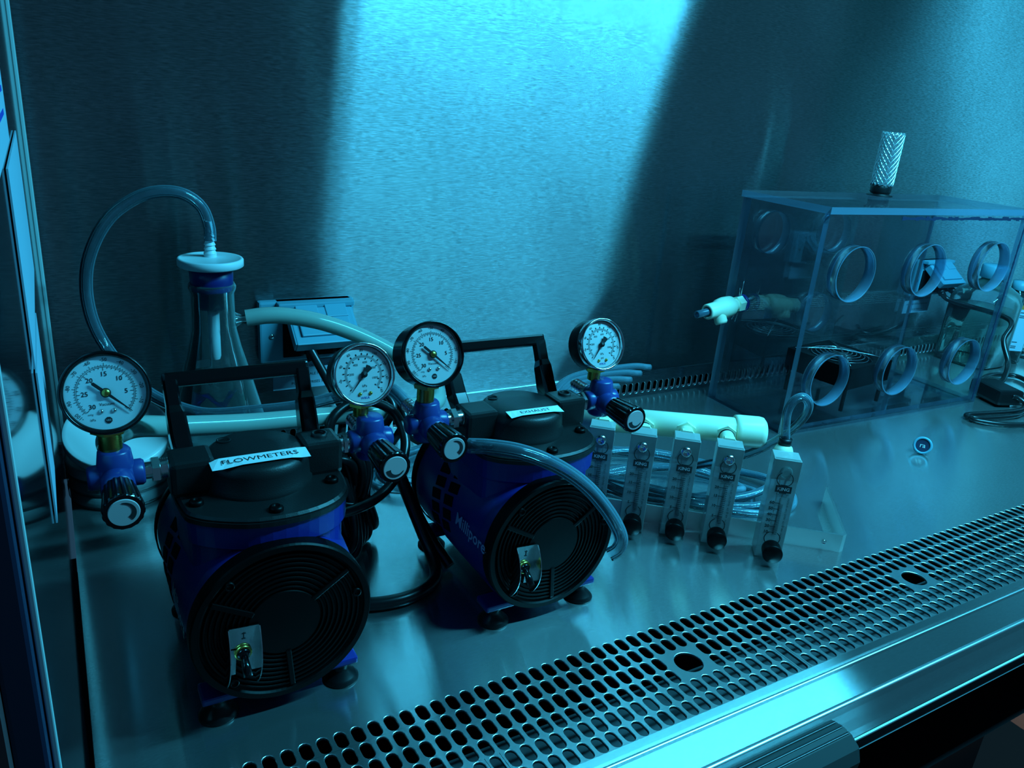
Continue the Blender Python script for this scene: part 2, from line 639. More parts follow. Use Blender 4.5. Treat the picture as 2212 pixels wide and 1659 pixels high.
# front: ridge, band, rounded nose
prof = [(y_bot, 0), (0.730, 0.0), (0.727, -0.0035), (0.7235, -0.0035), (0.7215, 0.003), (0.719, 0.0045), (0.716, 0.003), (0.713, 0.0), (0.660, -0.0095),
        (0.657, -0.0080), (0.653, -0.0082), (0.650, -0.0105), (0.648, -0.014), (0.645, -0.020), (0.636, -0.032), (0.626, -0.048), (0.618, -0.056)]
ids = [[mb.vert((x, y, z)) for x in (-0.030, X1)] for y, z in prof]
for (a, b), (pa_, pb_) in zip(zip(ids, ids[1:]), zip(prof, prof[1:])):
    ym = (pa_[0] + pb_[0]) / 2
    ridge = 0.7155 < ym < 0.7230 or 0.6505 < ym < 0.6590
    mb.mat(1 if ridge else 3)  # ridges take the paled steel as a painted highlight
    mb.face([a[0], a[1], b[1], b[0]], ridge)
mb.mat(0)
# turned-down edge at the left gap
a = [mb.vert(p) for p in ((-0.030, 0.62, -0.1), (-0.030, YP, -0.1), (-0.030, YP, 0), (-0.030, 0.713, 0))]
mb.face(a)
floor = structure(mb.build('floor', ['floor', 'edge_steel', 'slot_wall', 'nose'], recalc=False))
floor['label'] = 'brushed steel work surface with slotted grille along its front'

# spill tray under the grille
mb = MB()
flat(mb, X0, X1, 0.62, 0.925, -0.10)
a = [mb.vert(p) for p in ((X0, 0.925, -0.10), (X1, 0.925, -0.10), (X1, 0.925, -0.14), (X0, 0.925, -0.14))]
mb.face(a)
structure(mb.build('floor_spill_tray', 'tray'))
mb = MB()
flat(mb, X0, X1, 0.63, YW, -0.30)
structure(mb.build('floor_sump', 'dark'))  # near-black sheet stands for the unlit space below the grille

# back wall
mb = MB()
z0, z1 = 0.055, 2.44
mb.box(((X0 + X1) / 2, YW + 0.02, (z0 + z1) / 2), (X1 - X0, 0.04, z1 - z0))
structure(mb.build('wall_back', 'wall'))
# slotted return-air panel standing along the foot of the back wall
mb = MB()
pz = 0.096
c_n = 162
bx0 = 0.8236 - PITX / 2 * 1.005 - PITX * 29


def fback(x, y, d):
    return (x, YP + d, y)


for c in range(c_n):
    cx = bx0 + PITX * (c + 0.5)
    hole_cell(mb, (bx0 + PITX * c, bx0 + PITX * (c + 1), 0.010, 0.062), slot_outline(cx, 0.035, 0.0085, 0.0205), fback)
for za, zb in ((0.0, 0.010), (0.062, pz)):
    a = [mb.vert(p) for p in ((X0, YP, za), (X1, YP, za), (X1, YP, zb), (X0, YP, zb))]
    mb.face(a)
a = [mb.vert(p) for p in ((X0, YP, 0.01), (bx0, YP, 0.01), (bx0, YP, 0.062), (X0, YP, 0.062))]
mb.face(a)
prof = [(YP, pz), (YP + 0.003, pz + 0.003), (YP + 0.008, pz + 0.003), (YP + 0.06, pz - 0.02), (YW, pz - 0.038)]
ids = [[mb.vert((x, y, z)) for x in (X0, X1)] for y, z in prof]
for a, b in zip(ids, ids[1:]):
    mb.face([a[0], a[1], b[1], b[0]])
structure(mb.build('trim_1', ['wall', 'edge_steel'], recalc=False))['label'] = 'slotted steel air return panel along the foot of the back wall'
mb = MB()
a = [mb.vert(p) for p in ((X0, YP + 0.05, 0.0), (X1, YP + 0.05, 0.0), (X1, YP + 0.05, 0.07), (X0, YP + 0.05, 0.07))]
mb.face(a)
structure(mb.build('wall_plenum', 'dark'))  # near-black sheet stands for the shade behind the slots
# right wall, canopy and lamp housing
mb = MB()
mb.box((X1 + 0.02, 1.35, 1.1), (0.04, 1.70, 2.8))
structure(mb.build('wall_right', 'side'))
mb = MB()
mb.box(((X0 + X1) / 2, 1.22, 2.46), (X1 - X0, 1.96, 0.04))
structure(mb.build('ceiling', 'satin'))
# left: glass side panel in a dark frame
mb = MB()
mb.box((X0 - 0.006, 1.335, 1.12), (0.012, 1.67, 2.64))
structure(mb.build('wall_left', 'glass_wall'))
mb = MB()
mb.box((X0 + 0.004, YW - 0.012, 1.2), (0.008, 0.024, 2.3), bev=0.002)
structure(mb.build('trim_2', 'gasket'))['label'] = 'pale gasket strip in the back left corner'
mb = MB()
mb.box((X0 + 0.0010, 0.500, 1.1), (0.004, 0.008, 2.6), bev=0.001)
structure(mb.build('trim_3', 'gasket'))['label'] = 'pale front edge of the glass side panel'
mb = MB()
mb.box((X0 - 0.012, 0.493, 1.1), (0.020, 0.02, 2.6), bev=0.003)
structure(mb.build('trim_4', 'frame_dark'))
mb = MB()
mb.box((X0 - 0.152, 0.480, 0.6), (0.26, 0.03, 3.6))
structure(mb.build('wall_frame', 'frame_grey'))['label'] = 'grey outer frame at the left of the opening'

t = empty('lamp_fixture', ((LAMP_X0 + LAMP_X1) / 2, LAMP_Y, LAMP_Z))
tag(t, 'long tube lamp under the canopy of the cabinet', 'lamp')
mb = MB()
mb.box((0, -0.02, 0.10), (2.25, 0.16, 0.09), bev=0.008)
mb.build('housing', 'satin', t)
for sx in (-1, 1):
    mb = MB()
    mb.box((sx * 1.06, 0, 0.03), (0.03, 0.08, 0.10), bev=0.006)
    mb.build('socket', 'white', t)

# paper notices on the outer face of the glass side panel
for k, (y0, y1, z0, z1, lab) in enumerate(((1.0, 1.52, 0.66, 0.885, 'large blue-tinted paper label on the glass side panel, middle of three'),
                                           (0.78, 1.17, 0.90, 1.15, 'printed paper notice high on the glass side panel, topmost of three'),
                                           (1.03, 1.30, 0.44, 0.645, 'narrow paper label low on the glass side panel, lowest of three'))):
    mb = MB()
    mb.box((X0 + 0.002, (y0 + y1) / 2, (z0 + z1) / 2), (0.002, y1 - y0, z1 - z0))
    if k == 1:
        mb.mat(1)
        for j in range(9):
            mb.box((X0 + 0.0032, (y0 + y1) / 2 - 0.01 * (j % 3), z1 - 0.02 - j * 0.024), (0.0006, (y1 - y0) * (0.86 - 0.1 * (j % 3)), 0.006))
    o = mb.build('paper_notice', ['label_blue', 'blue_ink'])
    tag(o, lab, 'label', 'paper labels on the glass side panel')

# armrest hooked on the front edge
t = empty('armrest', (0.86, 0.61, -0.02))
tag(t, 'ridged dark armrest bar hooked over the front edge of the cabinet', 'armrest')
mb = MB()
pts = [(0.034, 0.004), (0.026, 0.014), (0.004, 0.020), (-0.016, 0.018), (-0.036, 0.004), (-0.044, -0.02), (-0.042, -0.045), (0.0, -0.05), (0.03, -0.04)]
mb.prism([(p[0], p[1]) for p in pts], -0.27, 0.27, RY(90) @ RZ(90), bev=0.006)
mb.build('pad', 'pad', t)
mb = MB()
for k in range(3):
    mb.box((0, 0.016 - 0.014 * k, 0.0195 + 0.001 * (1 - abs(k - 1))), (0.52, 0.004, 0.003), bev=0.001)
mb.build('ridge', 'black', t)
# pale strip under the nose and the dark room below
mb = MB()
mb.box(((X0 + X1) / 2, 0.613, -0.055), (X1 - X0, 0.004, 0.005), bev=0.001)
structure(mb.build('trim_5', 'gasket'))['label'] = 'thin pale strip under the front edge'
mb = MB()
flat(mb, -3, 9, -3, 5, -2.1)
structure(mb.build('floor_lab', 'brown'))
mb = MB()
mb.box((4.0, 1.02, -1.8), (0.85, 0.535, 0.6))
o = mb.build('carton', 'beige')
tag(o, 'plain beige carton on the floor below the cabinet', 'box')


# ------------------------------------------------------------------ vacuum pumps
def cyl_fn(r, zc, y0, a0):
    """wraps flat text round the left flank of the motor drum: text x runs to the front, text y runs up"""
    def f(p):
        a = a0 + p.y / r
        return Vector((-r * math.cos(a), y0 - p.x, zc + r * math.sin(a)))
    return f


def ring_pts(R_, n, a0=0, a1=360):
    return [(R_ * math.cos(math.radians(a0 + (a1 - a0) * k / n)), R_ * math.sin(math.radians(a0 + (a1 - a0) * k / n))) for k in range(n + 1)]


def arc_band(mb, r0, r1, a0, a1, T, n=24, z=0.0):
    A = []
    for k in range(n + 1):
        a = math.radians(a0 + (a1 - a0) * k / n)
        A.append((mb.vert(T @ Vector((r0 * math.cos(a), r0 * math.sin(a), z))), mb.vert(T @ Vector((r1 * math.cos(a), r1 * math.sin(a), z)))))
    for p, q in zip(A, A[1:]):
        mb.face([p[0], p[1], q[1], q[0]])


def tick(mb, r0, r1, a, wd, T):
    a = math.radians(a)
    d = Vector((math.cos(a), math.sin(a), 0))
    n = Vector((-d.y, d.x, 0)) * wd / 2
    ids = [mb.vert(T @ p) for p in (d * r0 - n, d * r1 - n, d * r1 + n, d * r0 + n)]
    mb.face(ids)


def gauge(kind, Rg, loc, parent, stem_z):
    """round dial gauge facing the opening; loc = centre of its glass"""
    big_g = kind == 'vacuum_gauge'
    x, y, z = loc
    T = TR(x, y, z) @ RX(-20) @ AX_FRONT          # face tipped back a little; local x right, local y up, local z to the front
    mb = MB()
    D = 0.062 if big_g else 0.058
    if big_g:
        prof = [(0, -D), (Rg * 0.90, -D), (Rg * 0.955, -D + 0.004), (Rg * 0.955, -0.016), (Rg * 0.985, -0.012), (Rg, -0.010), (Rg, -0.002), (Rg * 0.975, 0.001),
                (Rg * 0.93, 0.0), (Rg * 0.905, -0.003), (Rg * 0.88, -0.004), (Rg * 0.875, -0.012)]
        mb.lathe(prof, T, 72)
        g = mb.build(kind, 'gloss_black', parent)
    else:
        prof = [(0, -D), (Rg * 0.90, -D), (Rg * 0.955, -D + 0.005), (Rg * 0.955, -0.014), (Rg * 0.90, -0.012)]
        mb.lathe(prof, T, 72)
        g = mb.build(kind, 'cast', parent)
        mb = MB()
        mb.lathe([(Rg * 0.955, -0.018), (Rg, -0.016), (Rg, -0.003), (Rg * 0.985, 0.000), (Rg * 0.95, 0.001), (Rg * 0.90, -0.003), (Rg * 0.89, -0.014)], T, 72)
        mb.build('bezel', 'bezel', g)
    # dial
    rd = Rg * 0.88
    zd = -0.0085
    mb = MB()
    mb.mat(0).lathe([(0, zd), (rd, zd)], T, 64, smooth=False)
    mb.mat(1)
    zt = zd + 0.0006
    TT = T @ TR(0, 0, zt)
    u = Rg / 0.061
    if big_g:
        arc_band(mb, 0.0372 * u, 0.0377 * u, -45, 225, TT, 60)
        arc_band(mb, 0.0390 * u, 0.0395 * u, -45, 225, TT, 60)
        for k in range(31):
            a = -45 + 270 * k / 30
            tick(mb, (0.0325 if k % 5 == 0 else 0.0350) * u, 0.0375 * u, a, 0.0007 * u, TT)
            if k % 5 == 0 and k > 0:
                s_ = str(k)
                rr = 0.0272 * u
                mb.text(s_, 0.0095 * u, TT @ TR(rr * math.cos(math.radians(a)), rr * math.sin(math.radians(a)), 0), bold=0.0001)
        for k in range(51):
            a = -45 + 270 * k / 50.8
            tick(mb, 0.0392 * u, (0.0435 if k % 5 == 0 else 0.0412) * u, a, 0.0006 * u, TT)
        for k in range(1, 11):
            a = -45 + 270 * k / 10.16
            rr = 0.0482 * u
            mb.text('-%d' % (k * 10), 0.0072 * u, TT @ RZ(a - 90) @ TR(0, rr, 0))
        mb.text('Vacuum', 0.0062 * u, TT @ TR(0, -0.0165 * u, 0))
        mb.text('inHg', 0.0038 * u, TT @ TR(-0.0225 * u, -0.0300 * u, 0))
        mb.text('kPa', 0.0050 * u, TT @ TR(-0.0200 * u, -0.0380 * u, 0))
        mb.prism([(0.0050 * u * math.cos(math.radians(22.5 + 45 * k)), 0.0050 * u * math.sin(math.radians(22.5 + 45 * k))) for k in range(8)], 0, 0.0003, TT @ TR(0, -0.0400 * u, 0))
        mb.mat(2).text('USG', 0.0034 * u, TT @ TR(0, -0.0400 * u, 0.0005))
        mb.build('dial', ['dial', 'ink', 'dial'], g)
    else:
        arc_band(mb, 0.0335 * u, 0.0339 * u, -45, 225, TT, 60)
        arc_band(mb, 0.0350 * u, 0.0354 * u, -45, 225, TT, 60)
        for k in range(81):
            a = 225 - 270 * k / 80
            tick(mb, 0.0352 * u, 0.0376 * u, a, 0.0005 * u, TT)
            if k % 5 == 0:
                tick(mb, 0.0375 * u, 0.0412 * u, a, 0.0020 * u, TT)
            if k % 10 == 0 and k > 0:
                rr = 0.0462 * u
                mb.text(str(2 * k), 0.0070 * u, TT @ RZ((a - 90) * 0.75) @ TR(0, 0, 0) @ RZ(-(a - 90) * 0.75) @ TR(rr * math.cos(math.radians(a)), rr * math.sin(math.radians(a)), 0) @ RZ((a - 90) * 0.6))
        for k in range(56):
            a = 225 - 270 * k / 55
            tick(mb, 0.0318 * u, 0.0337 * u, a, 0.0005 * u, TT)
            if k % 5 == 0 and k > 0:
                tick(mb, 0.0290 * u, 0.0318 * u, a, 0.0020 * u, TT)
            if k % 10 == 0 and k > 0:
                rr = 0.0235 * u
                mb.text(str(20 * k), 0.0062 * u, TT @ TR(rr * math.cos(math.radians(a)), rr * math.sin(math.radians(a)), 0))
        mb.text('kPa', 0.0068 * u, TT @ TR(0, -0.0220 * u, 0))
        mb.text('psi', 0.0068 * u, TT @ TR(0, -0.0310 * u, 0))
        mb.mat(2).text('WIKA', 0.0068 * u, TT @ TR(-0.001, -0.0450 * u, 0))
        mb.build('dial', ['dial', 'ink', 'blue_ink'], g)
    # needle
    mb = MB()
    TN = T @ TR(0, 0, zd + 0.0035)
    if big_g:
        a = -43
        pts = [(-0.0215 * u, -0.0024 * u), (-0.0235 * u, 0), (-0.0215 * u, 0.0024 * u), (0, 0.0024 * u), (0.0440 * u, 0.0004 * u), (0.0440 * u, -0.0004 * u), (0, -0.0024 * u)]
        mb.prism(pts, 0, 0.0008, TN @ RZ(a))
        mb.lathe([(0.0070 * u, 0), (0.0070 * u, 0.0012), (0.0055 * u, 0.0018)], TN, 24)
        mb.mat(1).lathe([(0.0056 * u, 0.0016), (0.005 * u, 0.003), (0, 0.003)], TN, 24)
    else:
        a = 230
        pts = [(0, -0.0020 * u), (0.0430 * u, -0.0003 * u), (0.0430 * u, 0.0003 * u), (0, 0.0020 * u), (-0.018 * u, 0.0068 * u), (-0.0200 * u, 0), (-0.018 * u, -0.0068 * u)]
        mb.prism(pts, 0, 0.0008, TN @ RZ(a))
        mb.lathe([(0.0065 * u, 0), (0.0062 * u, 0.0022), (0, 0.0026)], TN, 24)
        mb.mat(1).lathe([(0.0011 * u, 0.0025), (0.0008 * u, 0.0034), (0, 0.0036)], TN, 12)
    mb.build('needle', ['ink', 'brass' if big_g else 'chrome'], g)
    sx = 0.0085 * u if big_g else 0.0105 * u
    sy = -0.0265 * u if big_g else -0.0370 * u
    for k in (-1, 1):
        mb = MB()
        mb.lathe([(0.0036 * u, zd), (0.0030 * u, zd + 0.0022), (0.0016 * u, zd + 0.0032), (0, zd + 0.0035)], T @ TR(k * sx, sy, 0), 20)
        mb.build('dial_screw', 'chrome' if big_g else 'brass', g)
    mb = MB()
    mb.lathe([(0, -0.0015), (Rg * 0.6, -0.0020), (Rg * 0.87, -0.0035)], T, 48)
    mb.build('lens', 'lens', g)
    # brass hexagon and threaded stem
    mb = MB()
    yc = y + (0.030 if big_g else 0.020)

    hexr = 0.0265 if big_g else 0.0225
    hz0 = stem_z + 0.030 if big_g else stem_z + 0.018
    hz1 = z - Rg * 0.93 - 0.004
    hx = [(hexr * math.cos(math.radians(60 * k + 12)), hexr * math.sin(math.radians(60 * k + 12))) for k in range(6)]
    mb.prism(hx, hz0, hz1 + 0.004, TR(x, yc, 0), bev=0.0)
    pr = []
    zz = stem_z - 0.004
    while zz < hz0:
        pr += [(0.0145 if big_g else 0.012, zz), (0.0168 if big_g else 0.014, zz + 0.0018)]
        zz += 0.0036
    mb.lathe(pr, TR(x, yc, 0), 28)
    mb.build('stem', 'brass', g)
    return g


def valve(xv, zv, side, parent, yv=0.0, barb=True):
    """blue cross-shaped regulator body; side = +1 on the right of the head, -1 on the left"""
    T = TR(xv, yv, zv)
    mb = MB()
    mb.lathe([(0.0, -0.034), (0.022, -0.034), (0.0245, -0.030), (0.0265, 0.0), (0.0265, 0.020), (0.0235, 0.042), (0.0205, 0.0455), (0.0, 0.0455)], T, 32)
    inner = AX_LEFT if side > 0 else AX_RIGHT
    outer = AX_RIGHT if side > 0 else AX_LEFT
    mb.lathe([(0.0, 0.0), (0.021, 0.0), (0.021, 0.036), (0.018, 0.040), (0.0, 0.040)], T @ inner, 32)
    mb.lathe([(0.0, 0.0), (0.0205, 0.0), (0.0195, 0.036), (0.0165, 0.0405), (0.0, 0.0405)], T @ outer, 32)
    mb.lathe([(0.0, 0.0), (0.024, 0.0), (0.024, 0.045), (0.020, 0.052), (0.0, 0.052)], T @ AX_FRONT, 32)
    mb.lathe([(0.0, 0.0), (0.0215, 0.0), (0.019, 0.040), (0.015, 0.044), (0.0, 0.044)], T @ AX_BACK, 32)
    # filleted heart of the cross
    mb.lathe([(0.0, -0.031), (0.022, -0.024), (0.0305, -0.008), (0.0305, 0.008), (0.022, 0.024), (0.0, 0.031)], T, 32)
    v = mb.build('valve_body', 'blue_plastic', parent)
    # control knob
    mb = MB()
    TK = T @ AX_FRONT
    n = 32
    rings = []
    for zc, r, fl in ((0.052, 0.0215, 0.0), (0.054, 0.0235, 0.0012), (0.118, 0.0290, 0.0016), (0.1225, 0.0283, 0.0010), (0.124, 0.0270, 0.0)):
        rings.append([mb.vert(TK @ Vector(((r - (fl if k % 4 < 2 else 0)) * math.cos(2 * math.pi * k / (n * 2)), (r - (fl if k % 4 < 2 else 0)) * math.sin(2 * math.pi * k / (n * 2)), zc))) for k in range(n * 2)])
    for a, b in zip(rings, rings[1:]):
        for k in range(n * 2):
            k2 = (k + 1) % (n * 2)
            mb.face([a[k], a[k2], b[k2], b[k]])
    mb.face(rings[-1])
    kn = mb.build('knob', 'gloss_black', v)
    mb = MB()
    mb.lathe([(0, 0.1255), (0.0205, 0.1255), (0.0215, 0.1238)], TK, 40, smooth=False)
    mb.mat(1)
    ang = {(-1): 20, 1: -100}[side]
    A = []
    m = 16
    for k in range(m + 1):
        t = k / m
        a = math.radians(ang - 70 + 150 * t)
        wd = 0.0018 + 0.0065 * (1 - t) ** 1.0 if t < 1 else 0.0005
        r1 = 0.0165
        A.append((mb.vert(TK @ Vector((r1 * math.cos(a), r1 * math.sin(a), 0.1260))), mb.vert(TK @ Vector(((r1 - wd) * math.cos(a), (r1 - wd) * math.sin(a), 0.1260)))))
    for p, q in zip(A, A[1:]):
        mb.face([p[0], q[0], q[1], p[1]])
    mb.build('knob_disc', ['knob_face', 'ink'], v)
    # nipple between the valve and the head
    mb = MB()
    xe = (abs(xv) - 0.040)
    TI = T @ inner
    L = xe - 0.139
    pr = [(0.012, 0.038)]
    zz = 0.040
    mb.lathe([(0.0135, 0.036), (0.0135, 0.040 + L + 0.004)], TI, 28)
    hexr = 0.0215
    hx = [(hexr * math.cos(math.radians(60 * k)), hexr * math.sin(math.radians(60 * k))) for k in range(6)]
    mb.prism(hx, 0.040 + L * 0.30, 0.040 + L * 0.62, TI, bev=0.0)
    pr = []
    zz = 0.040 + L * 0.62
    while zz < 0.040 + L:
        pr += [(0.0145, zz), (0.0170, zz + 0.0015)]
        zz += 0.003
    mb.lathe(pr, TI, 28)
    mb.build('nipple', 'chrome', v)
    if barb:
        mb = MB()
        TB = T @ AX_BACK
        pr = [(0.0, 0.040), (0.014, 0.040), (0.014, 0.052)]
        zz = 0.052
        for k in range(5):
            pr += [(0.0105, zz), (0.0140, zz + 0.001), (0.0105, zz + 0.0095)]
            zz += 0.0100
        pr += [(0.0075, zz), (0.0, zz)]
        mb.lathe(pr, TB, 24, smooth=False)
        mb.build('hose_barb', 'chrome', v)
    return v


RZC, RR = 0.173, 0.1475
OUTLINE = smooth_pts([(-0.132, -0.062, 0), (-0.118, -0.098, 0), (-0.080, -0.126, 0), (-0.03, -0.146, 0), (0.03, -0.149, 0), (0.082, -0.136, 0), (0.118, -0.108, 0), (0.136, -0.060, 0),
                      (0.138, 0.06, 0), (0.115, 0.112, 0), (0.05, 0.14, 0), (-0.05, 0.14, 0), (-0.115, 0.112, 0), (-0.136, 0.06, 0)], 3, closed=True)
OUTLINE = [(p.x, p.y) for p in OUTLINE]


def grow(pts, k, dz=0):
    return [(p[0] * k, p[1] * k) for p in pts]


def pump(loc, label, words_on_tape, tape):
    t = empty('vacuum_pump', loc)
    tag(t, label, 'pump', 'blue vacuum pumps on the work surface')
    # motor housing
    mb = MB()
    T = TR(0, 0, RZC) @ AX_FRONT      # local z = towards the front, drum axis
    mb.lathe([(0.0, -0.225), (0.118, -0.225), (0.136, -0.215), (0.1475, -0.19), (0.149, -0.05), (0.149, 0.03), (0.144, 0.085), (0.140, 0.115), (0.141, 0.142), (0.0, 0.142)], T, 72)
    body = mb.build('motor_housing', 'blue', t)
    mb = MB()
    mb.lathe([(0.1505, -0.20), (0.1525, -0.196), (0.1525, -0.180), (0.1495, -0.176)], T, 72)
    mb.build('rear_band', 'cover', body)
    # cooling slots on the flank
    mb = MB()
    for kc, (y0, n, a0) in enumerate(((0.074, 6, 32), (0.020, 5, 36))):
        for k in range(n):
            a = math.radians(a0 - 11.5 * k)
            y = y0 - 0.004 * (k % 2)
            r = 0.1475
            c = Vector((-r * math.cos(a), y, RZC + r * math.sin(a)))
            rot = Matrix.Rotation(math.pi / 2 - a, 4, 'Y').inverted()
            mb.box(c, (0.022, 0.036, 0.006), Matrix.Rotation(-(math.pi / 2 - a), 4, 'Y') @ RZ(14), bev=0.002)
    mb.build('cooling_slots', 'dark', body)  # raised near-black boxes stand for the shaded slot openings
    mb = MB()
    mb.text('Millipore', 0.036, Matrix.Identity(4), align='LEFT', fn=cyl_fn(0.1503, RZC, -0.024, math.radians(6.5)), bold=0.0005)
    mb.text('.', 0.020, Matrix.Identity(4), align='LEFT', fn=cyl_fn(0.1480, RZC, -0.150, math.radians(6.0)))
    mb.build('lettering', 'decal', body)
    # crankcase neck with its flange lip
    mb = MB()
    neck = [(p[0] * 0.93, p[1] * 0.90) for p in OUTLINE]
    lev = [(neck, 0.17), (neck, 0.298), (grow(OUTLINE, 0.945), 0.303), (grow(OUTLINE, 0.972), 0.306), (grow(OUTLINE, 0.978), 0.345)]
    rings = [[mb.vert((p[0], p[1], z)) for p in o_] for o_, z in lev]
    for a, b in zip(rings, rings[1:]):
        for k in range(len(a)):
            k2 = (k + 1) % len(a)
            mb.face([a[k], a[k2], b[k2], b[k]], False)
    mb.face(rings[-1])
    # blend from the neck to the front ring of the drum
    mb.lathe([(0.128, 0.0), (0.140, 0.09), (0.1415, 0.142)], T, 72)
    mb.box((0.012, -0.1325, 0.285), (0.0025, 0.004, 0.035))
    mb.build('crankcase', 'blue', t)
    # black head plate, screws, dome and the two port blocks
    mb = MB()
    mb.prism(OUTLINE, 0.345, 0.353, bev=0.0)
    mb.prism(grow(OUTLINE, 0.985), 0.353, 0.360, bev=0.004, smooth=False)
    hp = mb.build('head_plate', 'cast', t)
    for k in range(6):
        a = math.radians(-90 + 60 * k)
        mb = MB()
        TT = TR(0.1255 * math.cos(a), 0.1255 * math.sin(a), 0.360)
        mb.lathe([(0.0115, 0), (0.0115, 0.004), (0.0095, 0.0075), (0.0045, 0.009), (0.0042, 0.0065), (0, 0.0065)], TT, 24)
        mb.build('screw', 'cover', hp)
    mb = MB()
    mb.lathe([(0.0905, 0.358), (0.0905, 0.365), (0.0870, 0.369), (0.0850, 0.395), (0.0815, 0.407), (0.0740, 0.4125), (0.03, 0.4145), (0.0, 0.4148)], None, 64)
    for sx in (-1, 1):
        mb.box((sx * 0.105, 0, 0.388), (0.068, 0.066, 0.060), bev=0.008)
    mb.lathe([(0.014, 0.412), (0.014, 0.4215), (0.0115, 0.4225), (0.009, 0.4215), (0.009, 0.412), (0, 0.412)], TR(0.108, 0.006, 0), 28)
    mb.lathe([(0.012, 0.4145), (0.0095, 0.4155), (0.008, 0.412), (0, 0.412)], TR(-0.045, 0.045, 0), 24)
    head = mb.build('pump_head', 'cast', t)
    # front cover with grooves and ribs
    mb = MB()
    pr = [(0.1435, 0.136), (0.1455, 0.139), (0.1455, 0.163), (0.1430, 0.166), (0.1340, 0.166), (0.1320, 0.162)]
    r = 0.127
    while r > 0.062:
        pr += [(r, 0.1590), (r - 0.0014, 0.1625), (r - 0.0042, 0.1625), (r - 0.0056, 0.1590)]
        r -= 0.0085
    pr += [(0.060, 0.159), (0.058, 0.1635), (0.0, 0.1640)]
    mb.lathe(pr, T, 96, smooth=False)
    cv = mb.build('front_cover', 'cover', t)
    for a in (35, 150, 275):
        mb = MB()
        mb.box((0.092, 0, 0.1620), (0.072, 0.009, 0.006), bev=0.0015)
        o = MB()
        o.v, o.f, o.mi, o.sm = [T @ RZ(a) @ v for v in mb.v], mb.f, mb.mi, mb.sm
        o.build('rib', 'cover', cv)
    for a in (12, 132, 228):
        mb = MB()
        mb.lathe([(0.0075, 0.160), (0.0075, 0.1665), (0.0055, 0.1672), (0.005, 0.1645), (0, 0.1645)], T @ TR(0.123 * math.cos(math.radians(a)), 0.123 * math.sin(math.radians(a)), 0), 20)
        mb.build('cover_screw', 'cover', cv)
    # switch with its sheet metal guard (local frame: x right, y up, z out)
    TS = T @ TR(-0.068, -0.036, 0.166) @ RZ(-4)
    mb = MB()
    mb.box((0, 0.030, 0.0008), (0.046, 0.040, 0.0016))
    mb.box((-0.0165, -0.012, 0.0008), (0.013, 0.050, 0.0016))
    mb.box((0.0145, -0.012, 0.0008), (0.017, 0.044, 0.0016))
    for sx in (-1, 1):
        n = 14
        A, B = [], []
        for k in range(n + 1):
            q = k / n
            yy = 0.050 - 0.105 * q
            dd = 0.030 * math.sin(math.pi * min(1, q * 0.92 + 0.02)) ** 0.8 + 0.001
            A.append((mb.vert((sx * 0.023, yy, 0)), mb.vert((sx * 0.0245, yy, 0))))
            B.append((mb.vert((sx * 0.023, yy, dd)), mb.vert((sx * 0.0245, yy, dd))))
        for k in range(n):
            mb.face([A[k][0], A[k + 1][0], B[k + 1][0], B[k][0]])
            mb.face([A[k][1], A[k + 1][1], B[k + 1][1], B[k][1]])
            mb.face([B[k][0], B[k + 1][0], B[k + 1][1], B[k][1]])
    g = MB()
    g.v, g.f, g.mi, g.sm = [TS @ v for v in mb.v], mb.f, mb.mi, mb.sm
    guard = g.build('switch_guard', 'chrome', t)
    mb = MB()
    mb.text('I', 0.015, TS @ TR(0.0, 0.034, 0.0024))
    mb.box(TS @ Vector((0, 0.0385, 0.0024)), (0.006, 0.0003, 0.0012))
    mb.box(TS @ Vector((0, 0.0290, 0.0024)), (0.006, 0.0003, 0.0012))
    mb.build('switch_mark', 'ink', guard)
    mb = MB()
    mb.mat(0).lathe([(0.0, 0.0016), (0.0135, 0.0016), (0.0135, 0.006), (0.0105, 0.008), (0.0095, 0.006)], TS @ TR(0, 0.004, 0), 28)
    mb.mat(1).lathe([(0.0098, 0.002), (0.0098, 0.010), (0.006, 0.012), (0, 0.012)], TS @ TR(0, 0.004, 0), 24)
    mb.tube([TS @ Vector(p) for p in ((0, 0.004, 0.006), (0.001, -0.008, 0.022), (0.002, -0.020, 0.034))], 0.0062, 14, rfun=lambda q: 0.8 + 0.5 * q)
    mb.build('toggle_switch', ['brass', 'gloss_black'], t)
    # carrying handle, leaning back
    mb = MB()
    sd = (1, 0, 0)
    for sx in (-1, 1):
        pts = [(sx * 0.107, 0.060, 0.360), (sx * 0.107, 0.064, 0.392), (sx * 0.109, 0.082, 0.412), (sx * 0.1105, 0.104, 0.447), (sx * 0.112, 0.112, 0.458), (sx * 0.113, 0.134, 0.496)]
        mb.sweep_rect(pts, [(0.044, 0.030), (0.044, 0.031), (0.042, 0.032), (0.036, 0.030), (0.028, 0.024), (0.026, 0.024)], sd)
    mb.box((0.0, 0.137, 0.497), (0.250, 0.024, 0.0250), RX(-28), bev=0.005)
    for sx in (-1, 1):
        mb.box((sx * 0.107, 0.052, 0.364), (0.030, 0.050, 0.012), bev=0.002)
        mb.lathe([(0.012, 0.368), (0.012, 0.376), (0.009, 0.380), (0, 0.380)], TR(sx * 0.107, 0.033, 0), 20)
    mb.build('handle', 'gloss_black', t)
    # base with suction feet
    mb = MB()
    mb.box((0, 0.03, 0.044), (0.17, 0.30, 0.016), bev=0.004)
    for sx in (-1, 1):
        for y in (-0.125, 0.170):
            mb.box((sx * 0.095, y, 0.042), (0.072, 0.046, 0.014), bev=0.004)
    mb.build('base', 'blue', t)
